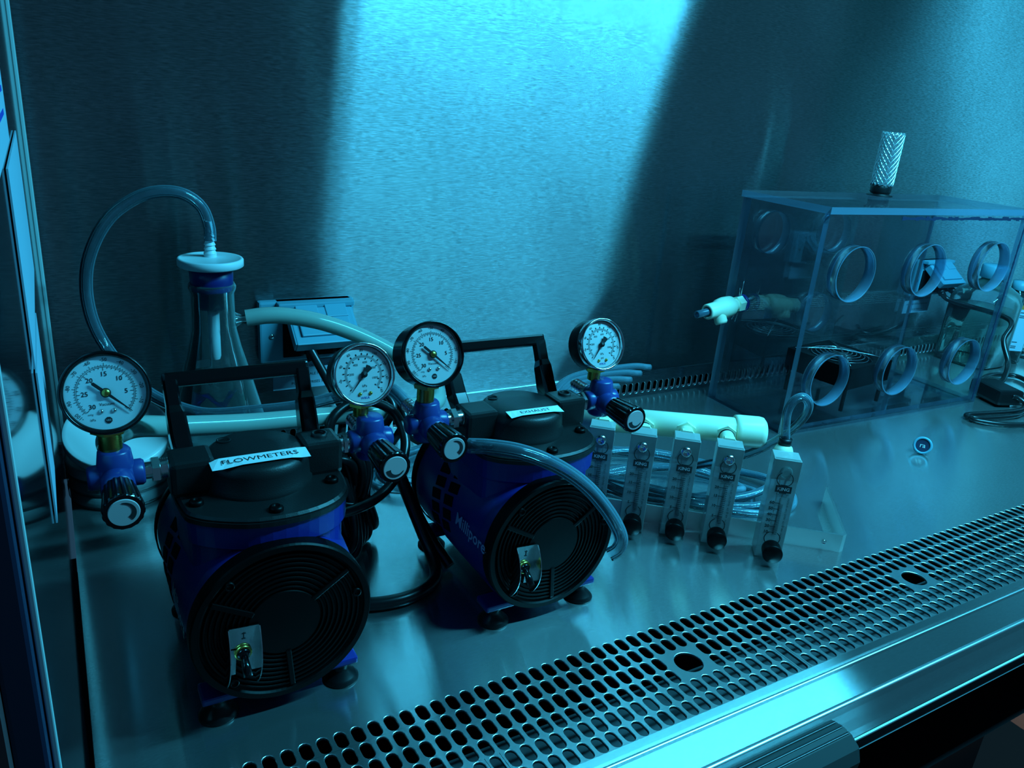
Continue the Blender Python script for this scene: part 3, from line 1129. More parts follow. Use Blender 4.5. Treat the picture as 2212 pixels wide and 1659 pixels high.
    for sx in (-1, 1):
        for y in (-0.130, 0.175):
            mb = MB()
            mb.lathe([(0.0, 0.0), (0.031, 0.0), (0.032, 0.003), (0.026, 0.010), (0.014, 0.020), (0.012, 0.028), (0.016, 0.032), (0.016, 0.038), (0, 0.038)], TR(sx * 0.104, y, 0), 32)
            mb.build('foot', 'rubber', t)
    # name tape lying over the front of the dome
    (ax, ay), (bx, by), wd = tape
    mb = MB()
    n = 10
    TA = Vector((ax, ay, 0))
    dv = Vector((bx - ax, by - ay, 0))
    ln = dv.length
    dv.normalize()
    nv = Vector((-dv.y, dv.x, 0))

    def topz(p):
        rr = math.hypot(p.x, p.y)
        if rr < 0.074:
            return 0.4158
        return 0.4158 - min(0.0035, (rr - 0.074) * 0.25)
    Aa = []
    for k in range(n + 1):
        p = TA + dv * ln * k / n
        q0, q1 = p - nv * wd / 2, p + nv * wd / 2
        Aa.append((mb.vert((q0.x, q0.y, topz(q0) + 0.0008)), mb.vert((q1.x, q1.y, topz(q1) + 0.0008))))
    for p, q in zip(Aa, Aa[1:]):
        mb.face([p[0], q[0], q[1], p[1]])
    mb.mat(1)
    TT = TR(*(TA + dv * ln * 0.5 + Vector((0, 0, 0.4158 + 0.0011)))) @ Matrix.Rotation(math.atan2(dv.y, dv.x), 4, 'Z')
    mb.text(words_on_tape, wd * 0.58, TT)
    o = mb.build('name_tape', ['tape', 'ink'], t)
    o['label'] = 'white name tape reading ' + words_on_tape
    # valves and gauges
    valve(-0.213, 0.400, -1, t)
    valve(0.199, 0.398, 1, t)
    gauge('vacuum_gauge', 0.0615, (-0.2165, -0.028, 0.548), t, 0.445)
    gauge('pressure_gauge', 0.0560, (0.187, -0.004, 0.5255), t, 0.443)
    return t


P1 = (0.2585, 1.225, 0)
P2 = (0.796, 1.256, 0)
pump(P1, 'blue vacuum pump with the tape FLOWMETERS on its black head, nearest the glass side', 'FLOWMETERS', ((-0.082, -0.046), (0.074, -0.046), 0.034))
pump(P2, 'blue vacuum pump with the tape EXHAUST on its black head, beside the flowmeters', 'EXHAUST', ((-0.060, -0.050), (0.060, -0.054), 0.027))


# ------------------------------------------------------------------ hoses and cables
def hose(name, pts, r, mat, label, cat, group=None, inner=0.62, n=8, extra=None):
    mb = MB()
    sp = smooth_pts(pts, n)
    mb.tube(sp, r, 26, caps=False)
    if inner:
        mb.tube(sp, r * inner, 20, caps=False)
    o = mb.build(name, mat, recalc=False)
    tag(o, label, cat, group)
    return o


def cable(name, pts, r, label, cat, group=None, n=8):
    mb = MB()
    mb.tube(smooth_pts(pts, n), r, 12)
    return tag(mb.build(name, 'cable'), label, cat, group)


# clear tube from the filter, looping over and down to the barb of the second pump
hose('filter_tube', [(0.3095, 1.88, 0.635), (0.309, 1.88, 0.665), (0.297, 1.88, 0.706), (0.270, 1.88, 0.733), (0.234, 1.88, 0.744), (0.190, 1.88, 0.740), (0.150, 1.88, 0.722),
                     (0.110, 1.88, 0.690), (0.078, 1.88, 0.643), (0.056, 1.88, 0.585), (0.049, 1.88, 0.520), (0.057, 1.87, 0.455), (0.080, 1.85, 0.398), (0.115, 1.80, 0.350),
                     (0.160, 1.72, 0.325), (0.235, 1.64, 0.312), (0.330, 1.605, 0.318), (0.430, 1.59, 0.324), (0.520, 1.575, 0.342), (0.570, 1.49, 0.385), (0.583, 1.43, 0.402), (0.583, 1.352, 0.400)],
     0.0135, 'tube', 'thin clear tube looping high from the round filter disc and down behind the pumps', 'tube')
# milky hose from the side arm of the flask round behind the pumps to the first pump
hose('vacuum_hose', [(0.382, 1.880, 0.446), (0.430, 1.872, 0.452), (0.480, 1.865, 0.449), (0.560, 1.850, 0.432), (0.650, 1.84, 0.395), (0.740, 1.82, 0.345), (0.800, 1.78, 0.30), (0.815, 1.70, 0.270),
                     (0.770, 1.62, 0.275), (0.69, 1.585, 0.290), (0.58, 1.56, 0.300), (0.44, 1.545, 0.312), (0.30, 1.53, 0.325), (0.17, 1.50, 0.350), (0.09, 1.44, 0.385), (0.048, 1.37, 0.400), (0.0455, 1.322, 0.400)],
     0.0205, 'tube_milky', 'thick milky hose from the side arm of the flask, passing behind both pumps', 'hose')
# loose clear tube in front of the second pump
hose('pump_tube', [(0.628, 1.160, 0.386), (0.655, 1.130, 0.393), (0.695, 1.100, 0.392), (0.742, 1.082, 0.375), (0.797, 1.074, 0.342), (0.850, 1.070, 0.298), (0.897, 1.068, 0.246), (0.930, 1.066, 0.200),
                   (0.947, 1.066, 0.165), (0.943, 1.068, 0.140), (0.925, 1.070, 0.130)],
     0.0145, 'tube', 'clear tube draped over the front of the pump marked EXHAUST', 'tube')

# bundle of clear tubing lying behind the second pump
rnd = random.Random(4)
grp = 'clear tubes of the bundle behind the exhaust pump'
wh = ['ending furthest out', 'with a short cut end', 'in the middle', 'nearest the pumps', 'lying lowest']
for k in range(5):
    o = 0.022 * k
    e = 0.05 * (2 - k) if k < 3 else -0.02 * k
    pts = [(0.80 + o, 1.72 - o, 0.02), (0.92 + o, 1.66 - o * 0.3, 0.018), (1.04 + o, 1.68, 0.03 + 0.004 * k), (1.14 + o, 1.74, 0.085 + 0.01 * k), (1.24 + o * 0.5, 1.80 - 0.01 * k, 0.165 - 0.006 * k),
           (1.36, 1.86 - 0.012 * k, 0.198 - 0.010 * k), (1.50 + e, 1.89 - 0.014 * k, 0.196 - 0.012 * k), (1.60 + e, 1.90 - 0.014 * k, 0.180 - 0.012 * k)]
    hose('tubing', pts, 0.0105, 'tube', 'clear tube in the bundle behind the EXHAUST pump, ' + wh[k], 'tube', grp)
# coiled clear tubing on the work surface behind the flowmeters
grp = 'coils of clear tubing behind the flowmeters'
wh = ['widest loop', 'second widest loop', 'middle loop', 'second smallest loop', 'smallest loop']
for k in range(5):
    cx, cy = 1.46 - 0.012 * k, 1.46 - 0.008 * k
    pts = []
    for j in range(18):
        a = 2 * math.pi * j / 18
        rx = 0.330 - 0.030 * k
        ry = 0.150 - 0.017 * k
        x, y = rx * math.cos(a), ry * math.sin(a)
        ph = math.radians(-42 + 4 * k)
        pts.append((cx + x * math.cos(ph) - y * math.sin(ph), cy + x * math.sin(ph) + y * math.cos(ph), 0.014 + 0.016 * (k % 3) + 0.010 * math.sin(3 * a + k)))
    mb = MB()
    sp = smooth_pts(pts, 5, closed=True)
    mb.tube(sp, 0.0105, 14, closed=True)
    mb.tube(sp, 0.0065, 10, closed=True)
    tag(mb.build('tubing_coil', 'tube', recalc=False), 'flat coil of clear tubing behind the flowmeters, ' + wh[k], 'tube', grp)
# coil lying between the pumps at the foot of the back panel
grp = 'coils of clear tubing between the pumps'
for k in range(4):
    cx, cy = 0.86, 1.78
    pts = []
    for j in range(16):
        a = 2 * math.pi * j / 16
        rx, ry = 0.200 - 0.022 * k, 0.120 - 0.016 * k
        pts.append((cx + rx * math.cos(a), cy + ry * math.sin(a) + 0.04 * math.cos(a), 0.013 + 0.010 * (k % 3) + 0.006 * math.sin(2 * a + k)))
    mb = MB()
    sp = smooth_pts(pts, 5, closed=True)
    mb.tube(sp, 0.0095, 12, closed=True)
    tag(mb.build('tubing_coil', 'tube', recalc=False), 'clear tubing coil at the foot of the back panel between the pumps, ' + ['outermost', 'second from outside', 'third from outside', 'innermost'][k], 'tube', grp)

# power cord of the first pump: coiled and tied between the pumps
grp = 'black cords between the pumps'
t = empty('mains_cable', (0.50, 1.47, 0.0))
tag(t, 'coiled black power cord tied upright between the two pumps', 'cord', grp)
mb = MB()
for k in range(6):
    pts = []
    for j in range(14):
        a = 2 * math.pi * j / 14
        rr = 0.120 + 0.010 * math.sin(k * 2.1)
        x = (0.030 + 0.022 * abs(math.sin(a)) ** 1.3) * math.cos(a + 0.2 * k) + 0.012 * (k - 2.5)
        z = 0.140 + rr * math.sin(a)
        yy = 0.020 * math.sin(a * 2 + k) + 0.010 * (k - 2.5)
        pts.append((x + 0.07 * max(0, math.sin(a)) * (k - 2) * 0.25, yy, z))
    mb.tube(smooth_pts(pts, 5, closed=True), 0.0092, 12, closed=True)
mb.build('wire_coil', 'cable', t)
mb = MB()
pts = [(0.052 * math.cos(2 * math.pi * j / 12), 0.045 * math.sin(2 * math.pi * j / 12), 0.150 - 0.012 * math.cos(2 * math.pi * j / 12)) for j in range(12)]
mb.tube(smooth_pts(pts, 3, closed=True), 0.0028, 8, closed=True)
mb.build('tie', 'cable', t)
t['label'] = 'black power cord coiled and tied upright between the two pumps'
cable('cable_loop', [(0.375, 1.33, 0.195), (0.44, 1.34, 0.185), (0.52, 1.36, 0.190), (0.585, 1.40, 0.215), (0.625, 1.45, 0.262), (0.622, 1.50, 0.310), (0.585, 1.53, 0.335), (0.53, 1.54, 0.335), (0.48, 1.52, 0.31), (0.47, 1.50, 0.25)],
      0.0110, 'black cord sweeping out in a wide loop from behind the first pump', 'cord', grp)
cable('cable_loop', [(0.50, 1.49, 0.18), (0.545, 1.50, 0.225), (0.60, 1.52, 0.275), (0.63, 1.54, 0.315), (0.61, 1.57, 0.342), (0.56, 1.58, 0.33), (0.52, 1.56, 0.29), (0.505, 1.53, 0.22), (0.49, 1.50, 0.15)],
      0.0092, 'black cord bending steeply upwards in the tied bundle between the pumps', 'cord', grp)
cable('cable_loop', [(0.50, 1.48, 0.165), (0.56, 1.49, 0.200), (0.625, 1.51, 0.250), (0.655, 1.53, 0.290), (0.64, 1.56, 0.318), (0.59, 1.57, 0.31), (0.54, 1.55, 0.26), (0.50, 1.51, 0.17)],
      0.0092, 'black cord of the tied bundle, the lower of its two slanting loops', 'cord', grp)
cable('thick_cable', [(0.56, 1.66, 0.30), (0.60, 1.58, 0.255), (0.620, 1.50, 0.200), (0.630, 1.44, 0.14), (0.645, 1.38, 0.07), (0.650, 1.33, 0.030), (0.635, 1.285, 0.016), (0.590, 1.255, 0.014), (0.53, 1.245, 0.014), (0.46, 1.262, 0.014), (0.40, 1.31, 0.014)],
      0.0140, 'thick black cord falling beside the exhaust pump and curving along the work surface', 'cord', grp)
cable('thick_cable', [(0.585, 1.62, 0.285), (0.607, 1.55, 0.235), (0.625, 1.48, 0.18), (0.640, 1.42, 0.115), (0.660, 1.37, 0.060), (0.676, 1.335, 0.030), (0.684, 1.315, 0.014)],
      0.0120, 'black cord running down next to the flank of the exhaust pump', 'cord', grp)
cable('plugged_cable', [(0.585, 2.055, 0.300), (0.600, 2.035, 0.265), (0.622, 2.01, 0.215), (0.648, 1.98, 0.155), (0.680, 1.95, 0.09), (0.71, 1.92, 0.03), (0.74, 1.86, 0.013), (0.78, 1.80, 0.013)],
      0.0125, 'black cord hanging from the outlet on the back wall, left-hand plug of two', 'cord', 'cords hanging from the covered outlet')
cable('plugged_cable', [(0.690, 2.055, 0.300), (0.712, 2.045, 0.270), (0.745, 2.03, 0.215), (0.780, 2.0, 0.15), (0.82, 1.97, 0.08), (0.86, 1.94, 0.03), (0.90, 1.90, 0.013)],
      0.0125, 'black cord hanging from the outlet on the back wall, right-hand plug of two', 'cord', 'cords hanging from the covered outlet')


# ------------------------------------------------------------------ covered outlets on the back wall
def outlet(x, z, sc_, label, group, open_flap=True):
    t = empty('outlet', (x, YW, z))
    tag(t, label, 'outlet', group)
    W, Hh = 0.272 * sc_, 0.178 * sc_
    mb = MB()
    mb.box((0, -0.016, 0), (W, 0.032, Hh), bev=0.006)
    mb.mat(1)
    mb.box((0.020 * sc_, -0.034, -0.018), (0.185 * sc_, 0.004, 0.115 * sc_), bev=0.003)
    mb.mat(0)
    mb.text('WET LOCATION WHEN', 0.010, TR(0.045, -0.0335, -0.074 * sc_) @ AX_FRONT)
    pl = mb.build('cover_plate', ['outlet', 'dark'], t)
    mb = MB()
    mb.box((0.02, -0.030, Hh / 2 - 0.008), (W * 0.80, 0.058, 0.016), bev=0.004)
    mb.build('hinge_ledge', 'outlet', t)
    for sx in (-1,):
        mb = MB()
        mb.lathe([(0.0075, 0), (0.007, 0.003), (0.003, 0.0045), (0, 0.004)], TR(sx * W * 0.38, -0.032, -0.010) @ AX_FRONT, 20)
        mb.build('screw', 'chrome', t)
    mb = MB()
    ang = 52
    Tf = TR(0.028 * sc_, -0.040, Hh / 2 - 0.012) @ RX(-ang)
    # flap local: x across, z down along the flap, y out
    mb.box(Tf @ Vector((0, 0, -0.0)), (0.001, 0.001, 0.001))
    FW, FL = 0.180 * sc_, 0.135 * sc_

    def fb(c, d, bev=0.003):
        q = MB()
        q.box(c, d, bev=bev)
        b0 = len(mb.v)
        for v in q.v:
            mb.v.append(Tf @ v)
        for f, s_ in zip(q.f, q.sm):
            mb.f.append([b0 + i for i in f])
            mb.mi.append(0)
            mb.sm.append(s_)
    fb((0, 0, -FL / 2), (FW, 0.010, FL))
    fb((0, -0.008, -FL * 0.48), (FW * 0.80, 0.010, FL * 0.70))
    for sx in (-1, 1):
        fb((sx * FW * 0.23, -0.012, -FL * 0.22), (FW * 0.34, 0.008, FL * 0.36), 0.002)
        fb((sx * FW * 0.5, 0.012, -FL * 0.5), (0.008, 0.030, FL * 0.96), 0.002)
    fb((0, 0.012, -FL + 0.004), (FW, 0.030, 0.008), 0.002)
    mb.build('flap', 'outlet', t)
    for sx in (-1, 1):
        mb = MB()
        mb.box((0.03 * sc_ + sx * 0.045 * sc_, -0.065, -0.040), (0.045, 0.055, 0.036), bev=0.008)
        mb.tube([(0.03 * sc_ + sx * 0.045 * sc_ + 0.004, -0.090, -0.040), (0.03 * sc_ + sx * 0.050 * sc_ + 0.007, -0.112, -0.050), (0.03 * sc_ + sx * 0.050 * sc_ + 0.010, -0.118, -0.062)], 0.0155, 12)
        mb.build('plug', 'rubber', t)
    return t


outlet(0.606, 0.322, 1.0, 'blue-grey covered outlet with lifted flap on the back wall, behind the flask hose', 'covered outlets on the back wall')
outlet(3.56, 0.36, 0.95, 'blue-grey covered outlet on the back wall behind the clear box', 'covered outlets on the back wall')
for (x, z, wd, lab) in ((0.615, 0.178, 0.21, 'white notice under the outlet behind the first pump, MAXIMUM TOTAL OUTLET LOAD 5A'), (3.56, 0.225, 0.20, 'white load notice under the outlet behind the clear box')):
    mb = MB()
    mb.box((x, YW - 0.0012, z), (wd, 0.0020, 0.086))
    mb.mat(1)
    for j, s_ in enumerate(('MAXIMUM TOTAL OUTLET LOAD 5A', 'AMPERAGE TOTALE MAXIMALE', 'POUR LES PRISES 5A')):
        mb.text(s_, 0.0115, TR(x, YW - 0.0026, z + 0.026 - 0.026 * j) @ AX_FRONT)
    tag(mb.build('load_notice', ['label_blue', 'ink']), lab, 'label', 'load notices under the outlets')

# ------------------------------------------------------------------ flask with stopper and disc filter
FX, FY, FZ = 0.308, 1.88, 0.126
t = empty('filtering_flask', (FX, FY, FZ))
tag(t, 'conical glass filtering flask with side arm, standing against the back of the cabinet', 'flask')
mb = MB()
out = [(0.0, 0.004), (0.112, 0.0), (0.122, 0.008), (0.121, 0.022), (0.100, 0.105), (0.078, 0.19), (0.060, 0.255), (0.0505, 0.30), (0.0485, 0.34), (0.0485, 0.388), (0.0525, 0.396), (0.0535, 0.404), (0.050, 0.411),
       (0.044, 0.408), (0.0445, 0.395), (0.0455, 0.34), (0.047, 0.30), (0.057, 0.255), (0.075, 0.19), (0.097, 0.105), (0.117, 0.024), (0.112, 0.010), (0, 0.010)]
mb.lathe(out, None, 64)
fl = mb.build('glass_body', 'glass', t)
mb = MB()
mb.lathe([(0.026, 0.040), (0.016, 0.054), (0.011, 0.066), (0.0125, 0.070), (0.0105, 0.078), (0.0125, 0.082), (0.0105, 0.090), (0.0105, 0.100), (0.007, 0.100), (0.007, 0.060), (0.012, 0.045)], TR(0, 0, 0.318) @ AX_RIGHT, 28)
mb.build('side_arm', 'glass', t)
# printed marks on the far side of the glass, read through it from the front


def cone_fn(z0):
    def f(p):
        z = z0 + p.y
        r = 0.115 - (z - 0.04) * 0.262
        a = p.x / r
        return Vector((-r * math.sin(a), r * math.cos(a), z))
    return f


mb = MB()
mb.text('Cat No XX', 0.014, Matrix.Identity(4), fn=cone_fn(0.150))
mb.text('Stopper', 0.013, Matrix.Identity(4), fn=cone_fn(0.128))
q = cone_fn(0.18)
pts = [q(Vector((x, y, 0))) for x, y in ((-0.002, -0.002), (0.040, -0.002), (0.040, 0.020), (-0.002, 0.020))]
mb.face([mb.vert(p) for p in pts])
mb.build('print', 'paper', t)
mb = MB()
q = cone_fn(0.07)
zig = [(-0.034, 0.028), (-0.040, -0.004), (-0.030, -0.026), (-0.016, -0.022), (-0.022, -0.004), (-0.008, 0.010), (0.012, -0.014), (0.030, -0.016), (0.050, 0.026), (0.036, 0.026), (0.024, -0.002), (0.014, -0.002), (-0.004, 0.022), (-0.024, 0.022)]
A = [mb.vert(q(Vector((-x, y, 0)))) for x, y in [(p[0] * 1.25, p[1] * 1.25) for p in zig]]
mb.face(A)
mb.build('blue_mark', 'paint_blue', t)
mb = MB()
mb.lathe([(0, 0.352), (0.0375, 0.352), (0.0395, 0.358), (0.0455, 0.402), (0.0475, 0.414), (0.0490, 0.446), (0, 0.446)], None, 48)
mb.build('stopper', 'navy', t)
mb = MB()
mb.lathe([(0.0105, 0.224), (0.013, 0.232), (0.0135, 0.352), (0.0108, 0.352), (0.0102, 0.234)], None, 28)
mb.build('stem_tube', 'frost', t)
t2 = empty('disc_filter', (FX, FY, FZ + 0.446))
tag(t2, 'white round disc filter with barbed neck on the blue stopper of the flask', 'filter')
mb = MB()
mb.lathe([(0.0, 0.0), (0.030, 0.0), (0.068, 0.004), (0.0725, 0.007), (0.0725, 0.021), (0.0700, 0.024), (0.0655, 0.024), (0.0640, 0.0225), (0.020, 0.0265), (0.0, 0.027)], None, 64)
mb.build('disc', 'frost', t2)
mb = MB()
pr = [(0.0145, 0.026), (0.0135, 0.036)]
zz = 0.034
for k in range(5):
    r = 0.0145 - 0.0008 * k
    pr += [(r, zz), (r - 0.004, zz + 0.009)]
    zz += 0.0098
pr += [(0.0085, zz), (0.0070, zz + 0.024), (0.004, zz + 0.024)]
mb.lathe(pr, None, 28, smooth=False)
mb.build('barbed_neck', 'frost', t2)


# ------------------------------------------------------------------ petri dishes
def petri(loc, r, h, label, group, rot=None, lidmat='petri'):
    t = empty('petri_dish', loc)
    tag(t, label, 'petri dish', group)
    if rot is not None:
        t.rotation_euler = rot.to_euler()
    mb = MB()
    mb.lathe([(0, 0.0015), (r - 0.006, 0.0), (r - 0.004, 0.002), (r - 0.004, h * 0.86), (r - 0.007, h * 0.86), (r - 0.007, 0.004), (0, 0.004)], None, 56)
    mb.build('base', 'petri', t)
    mb = MB()
    mb.lathe([(r, h * 0.30), (r + 0.0005, h * 0.96), (r - 0.002, h), (r - 0.010, h), (r - 0.012, h * 0.985), (0, h * 0.985), ], None, 56)
    mb.build('lid', lidmat, t)
    return t


ordn = ['bottom', 'second from the bottom', 'third from the bottom', 'fourth from the bottom', 'fifth from the bottom', 'sixth from the bottom']
for k in range(3):
    petri((0.083, 1.960, 0.034 * k), 0.117, 0.034, 'petri dish stacked against the glass side, ' + (ordn[k] if k < 2 else 'frosted one under the tilted dish'),
          'petri dishes stacked against the glass side', None, 'petri' if k < 2 else 'petri_lid')
petri((0.083, 1.925, 0.150), 0.116, 0.034, 'large frosted petri dish tilted on top of the stack against the glass side', 'petri dishes stacked against the glass side', RX(24), 'petri_lid')
for k in range(4):
    petri((0.300, 1.90, 0.0312 * k), 0.105, 0.031, 'clear petri dish under the flask, ' + ordn[k], 'petri dishes under the flask')

# ------------------------------------------------------------------ flowmeter bank on its aluminium bracket
A0 = math.radians(-40)
FB = (1.261, 1.236, 0)
bank = empty('flowmeter_bank', FB, A0)
tag(bank, 'bank of five flowmeters on a white pipe and bent aluminium bracket', 'flowmeter')
mb = MB()
hB, tB = 0.048, 0.006
path = [(-0.300, 0.300), (-0.300, 0.068), (-0.290, 0.058), (0.416, 0.058), (0.426, 0.068), (0.432, 0.330)]
inn = [(-0.300 + tB, 0.300), (-0.300 + tB, 0.070), (-0.288, 0.058 + tB), (0.412, 0.058 + tB), (0.426 - tB, 0.072), (0.432 - tB, 0.330)]
ids = [[mb.vert((p[0], p[1], z)) for z in (0.0, hB)] + [mb.vert((q[0], q[1], z)) for z in (hB, 0.0)] for p, q in zip(path, inn)]
for a, b in zip(ids, ids[1:]):
    for k in range(4):
        k2 = (k + 1) % 4
        mb.face([a[k], a[k2], b[k2], b[k]])
mb.face(ids[0])
mb.face(ids[-1][::-1])
br = mb.build('bracket', 'alu', bank)
mb = MB()
for x in (0.375, -0.25):
    mb.lathe([(0.0065, 0), (0.0065, 0.0015), (0.004, 0.003), (0.003, 0.001), (0, 0.001)], TR(x, 0.058, 0.022) @ AX_FRONT, 20)
mb.build('rivet', 'chrome', br)
# manifold pipe
BAR_A = 100
pa, pb = Vector((-0.300, 0.085, 0.250)), Vector((0.135, 0.150, 0.250))
dp = (pb - pa).normalized()


def along(p0, d):
    zq = Vector((0, 0, 1)).rotation_difference(d)
    return Matrix.Translation(p0) @ zq.to_matrix().to_4x4()


mb = MB()
L = (pb - pa).length
mb.lathe([(0, 0), (0.0325, 0), (0.0325, L)], along(pa, dp), 40)
mb.mat(1)
pp = pa + dp * (L - 0.095)
pipe = mb.build('manifold_pipe', 'pvc', bank)
mb = MB()
mb.lathe([(0.0335, -0.002), (0.0395, 0.0), (0.0405, 0.010), (0.0405, 0.060), (0.0385, 0.070), (0.031, 0.0765), (0, 0.078)], along(pb - dp * 0.012, dp), 48)
cap = mb.build('pipe_cap', 'pvc', pipe)
mb = MB()
TC = along(pb - dp * 0.012, dp)
for k in range(7):
    a = math.radians(-52 + 0.0)
    for j in range(1):
        zc = 0.040 + 0.0024 * k
        wd = 0.0007 if k % 3 else 0.0014
        n = 6
        A = []
        for q in range(n + 1):
            aa = math.radians(BAR_A + 22 * q / n)
            A.append((mb.vert(TC @ Vector((0.0409 * math.cos(aa), 0.0409 * math.sin(aa), zc))), mb.vert(TC @ Vector((0.0409 * math.cos(aa), 0.0409 * math.sin(aa), zc + wd)))))
        for p, q2 in zip(A, A[1:]):
            mb.face([p[0], q2[0], q2[1], p[1]])
mb.build('barcode', 'ink', pipe)

METERS = [(-0.205, -0.002, 'small', 'flowmeter scaled 5 to 20, partly hidden behind the exhaust pump'),
          (-0.104, -0.008, 'small', 'flowmeter scaled 5 to 20, second along the white pipe from the pump'),
          (0.0, 0.0, 'small', 'flowmeter scaled 5 to 20, third along the white pipe from the pump'),
          (0.101, -0.009, 'small', 'flowmeter scaled 5 to 20, next to the white pipe cap'),
          (0.229, -0.031, 'large', 'flowmeter scaled 10 to 60, separate from the pipe and fed by the looped tube')]
HW, HD, HT = 0.0305, 0.055, 0.265
for (mx, my, kind, lab) in METERS:
    mt = empty('flowmeter', (mx, my, 0))
    mt.parent = bank
    mt['label'] = lab
    mb = MB()
    mb.box((0, HD / 2, (0.004 + HT) / 2), (HW * 2, HD, HT - 0.004), bev=0.0015)
    mb.build('acrylic_block', 'meter', mt)
    mb = MB()
    mb.box((0, 0.006, HT - 0.026), (HW * 2 + 0.001, 0.012, 0.052), bev=0.001)
    mb.build('top_plate', 'meter', mt)
    # bored tube with float
    mb = MB()
    mb.lathe([(0.0058, 0.060), (0.0085, 0.215)], TR(0, 0.016, 0), 24)
    mb.mat(1).lathe([(0, 0.0), (0.003, 0.004), (0.0048, 0.012), (0.0048, 0.016), (0.002, 0.020), (0, 0.020)], TR(0, 0.016, 0.066), 16)
    mb.build('metering_tube', ['glass', 'ink'], mt)
    # plug screw at the top of the face
    mb = MB()
    T = TR(0.0, 0.0, HT - 0.030) @ AX_FRONT
    mb.lathe([(0.0145, -0.002), (0.0140, 0.003), (0.0105, 0.0075), (0.0062, 0.0090), (0.0055, 0.006), (0, 0.006)], T, 28)
    if kind == 'small':
        mb.build('plug_screw', 'chrome', mt)
    else:
        mb.build('plug_screw', 'glass', mt)
    # printed scale
    mb = MB()
    y0 = -0.0009
    TF = TR(0, y0, 0) @ AX_FRONT      # local x right, local y up
    bx = TF @ Vector((0, 0, 0))
    mb.mat(0)
    mb.box((0.002, y0, 0.1905), (0.037, 0.0004, 0.0175))
    mb.mat(1)
    mb.text('KING', 0.0118, TR(0.002, y0 - 0.0006, 0.1905) @ AX_FRONT, bold=0.0003)
    mb.mat(0)
    mb.box((0.002, y0, 0.2005), (0.016, 0.0004, 0.0030))
    mb.box((0.002, y0, 0.1805), (0.016, 0.0004, 0.0030))
    mb.text('INSTRUMENT', 0.0046, TR(0.002, y0, 0.1762) @ AX_FRONT)
    mb.text('COMPANY', 0.0046, TR(0.002, y0, 0.1716) @ AX_FRONT)
    # half rings round the ports
    for zc, a0_, a1_ in ((0.216, 120, 245), (0.216, -65, 60), (0.058, 115, 260), (0.058, -80, 60)):
        arc_band(mb, 0.0172, 0.0192, a0_, a1_, TR(0.001, y0, zc) @ AX_FRONT, 14)
    if kind == 'small':
        zlo, zhi, vals = 0.062, 0.163, (5, 10, 15, 20)
        zs = (0.083, 0.110, 0.137, 0.160)
        n = 17
        for k in range(n):
            z = zs[0] + (zs[-1] - zs[0]) * k / (n - 2)
            mb.box((0.0045, y0, min(z, 0.168)), (0.010, 0.0004, 0.0013))
        for k in range(5):
            mb.box((0.0045, y0, 0.064 + 0.004 * k), (0.009, 0.0004, 0.0013))
        for v_, z in zip(vals, zs):
            mb.text(str(v_), 0.0098, TR(-0.0115, y0, z) @ AX_FRONT, align='RIGHT', bold=0.0004)
            mb.box((-0.0035, y0, z), (0.015, 0.0004, 0.0016))
        mb.box((-0.0005, y0, 0.120), (0.0008, 0.0004, 0.105))
        mb.text('SCFH - AIR @ STP - READ CRT. OF FLOAT', 0.0060, TR(0.0190, y0, 0.118) @ AX_FRONT @ RZ(90))
    else:
        zs = [0.074 + 0.0158 * k for k in range(6)]
        for k in range(32):
            mb.box((0.0045, y0, 0.070 + 0.0026 * k), (0.009, 0.0004, 0.0007))
        for v_, z in zip((10, 20, 30, 40, 50, 60), zs):
            mb.text(str(v_), 0.0108, TR(-0.0115, y0, z) @ AX_FRONT, align='RIGHT', bold=0.0005)
            mb.box((-0.0045, y0, z), (0.013, 0.0004, 0.0016))
        mb.box((-0.0005, y0, 0.118), (0.0009, 0.0004, 0.100))
        mb.text('SCFH - AIR @ STP - READ TOP OF FLOAT', 0.0060, TR(0.0190, y0, 0.116) @ AX_FRONT @ RZ(90))
    mb.build('scale', ['ink', 'dial'], mt)
    # black knob
    mb = MB()
    T = TR(0.002, 0.0, 0.036) @ AX_FRONT
    mb.lathe([(0.008, 0.0), (0.008, 0.006), (0.0215, 0.007), (0.0225, 0.012), (0.0235, 0.038), (0.0225, 0.041), (0.0, 0.0415)], T, 40)
    mb.build('knob', 'cover', mt)
    # fitting at the back
    if kind == 'small':
        mb = MB()
        yp = 0.085 + (mx + 0.30) * (0.065 / 0.435)       # pipe axis at this meter
        zf = 0.248
        T = TR(0, HD, zf) @ AX_BACK
        Lf = yp - my - HD
        mb.lathe([(0.0, 0.0), (0.022, 0.0), (0.0215, 0.010), (0.0185, 0.013), (0.0175, max(0.020, Lf - 0.020))], T, 32)
        hx = [(0.026 * math.cos(math.radians(60 * k + 30)), 0.026 * math.sin(math.radians(60 * k + 30))) for k in range(6)]
        mb.prism(hx, Lf - 0.036, Lf - 0.024, T, bev=0.002)
        hx = [(0.024 * math.cos(math.radians(60 * k)), 0.024 * math.sin(math.radians(60 * k))) for k in range(6)]
        mb.prism(hx, -0.004, 0.012, T, bev=0.002)
        mb.build('elbow_fitting', 'pvc', mt)
        if mx in (-0.205, -0.104, 0.101):
            mb = MB()
            mb.lathe([(0.0178, 0.0), (0.0195, 0.001), (0.0195, 0.005), (0.0178, 0.006)], T @ TR(0, 0, max(0.012, Lf - 0.045)), 28)
            mb.build('seal_ring', 'rubber', mt)
    else:
        mb = MB()
        mb.lathe([(0.0, -0.02), (0.020, -0.02), (0.0235, 0.0), (0.0235, 0.012), (0.019, 0.024), (0.010, 0.030), (0, 0.031)], TR(0, HD + 0.020, HT - 0.022), 32)
        mb.build('elbow_fitting', 'pvc', mt)
        mb = MB()
        mb.lathe([(0.0, 0.0), (0.0155, 0.0), (0.0155, 0.016), (0.0, 0.016)], TR(0, HD + 0.024, HT + 0.006), 24)
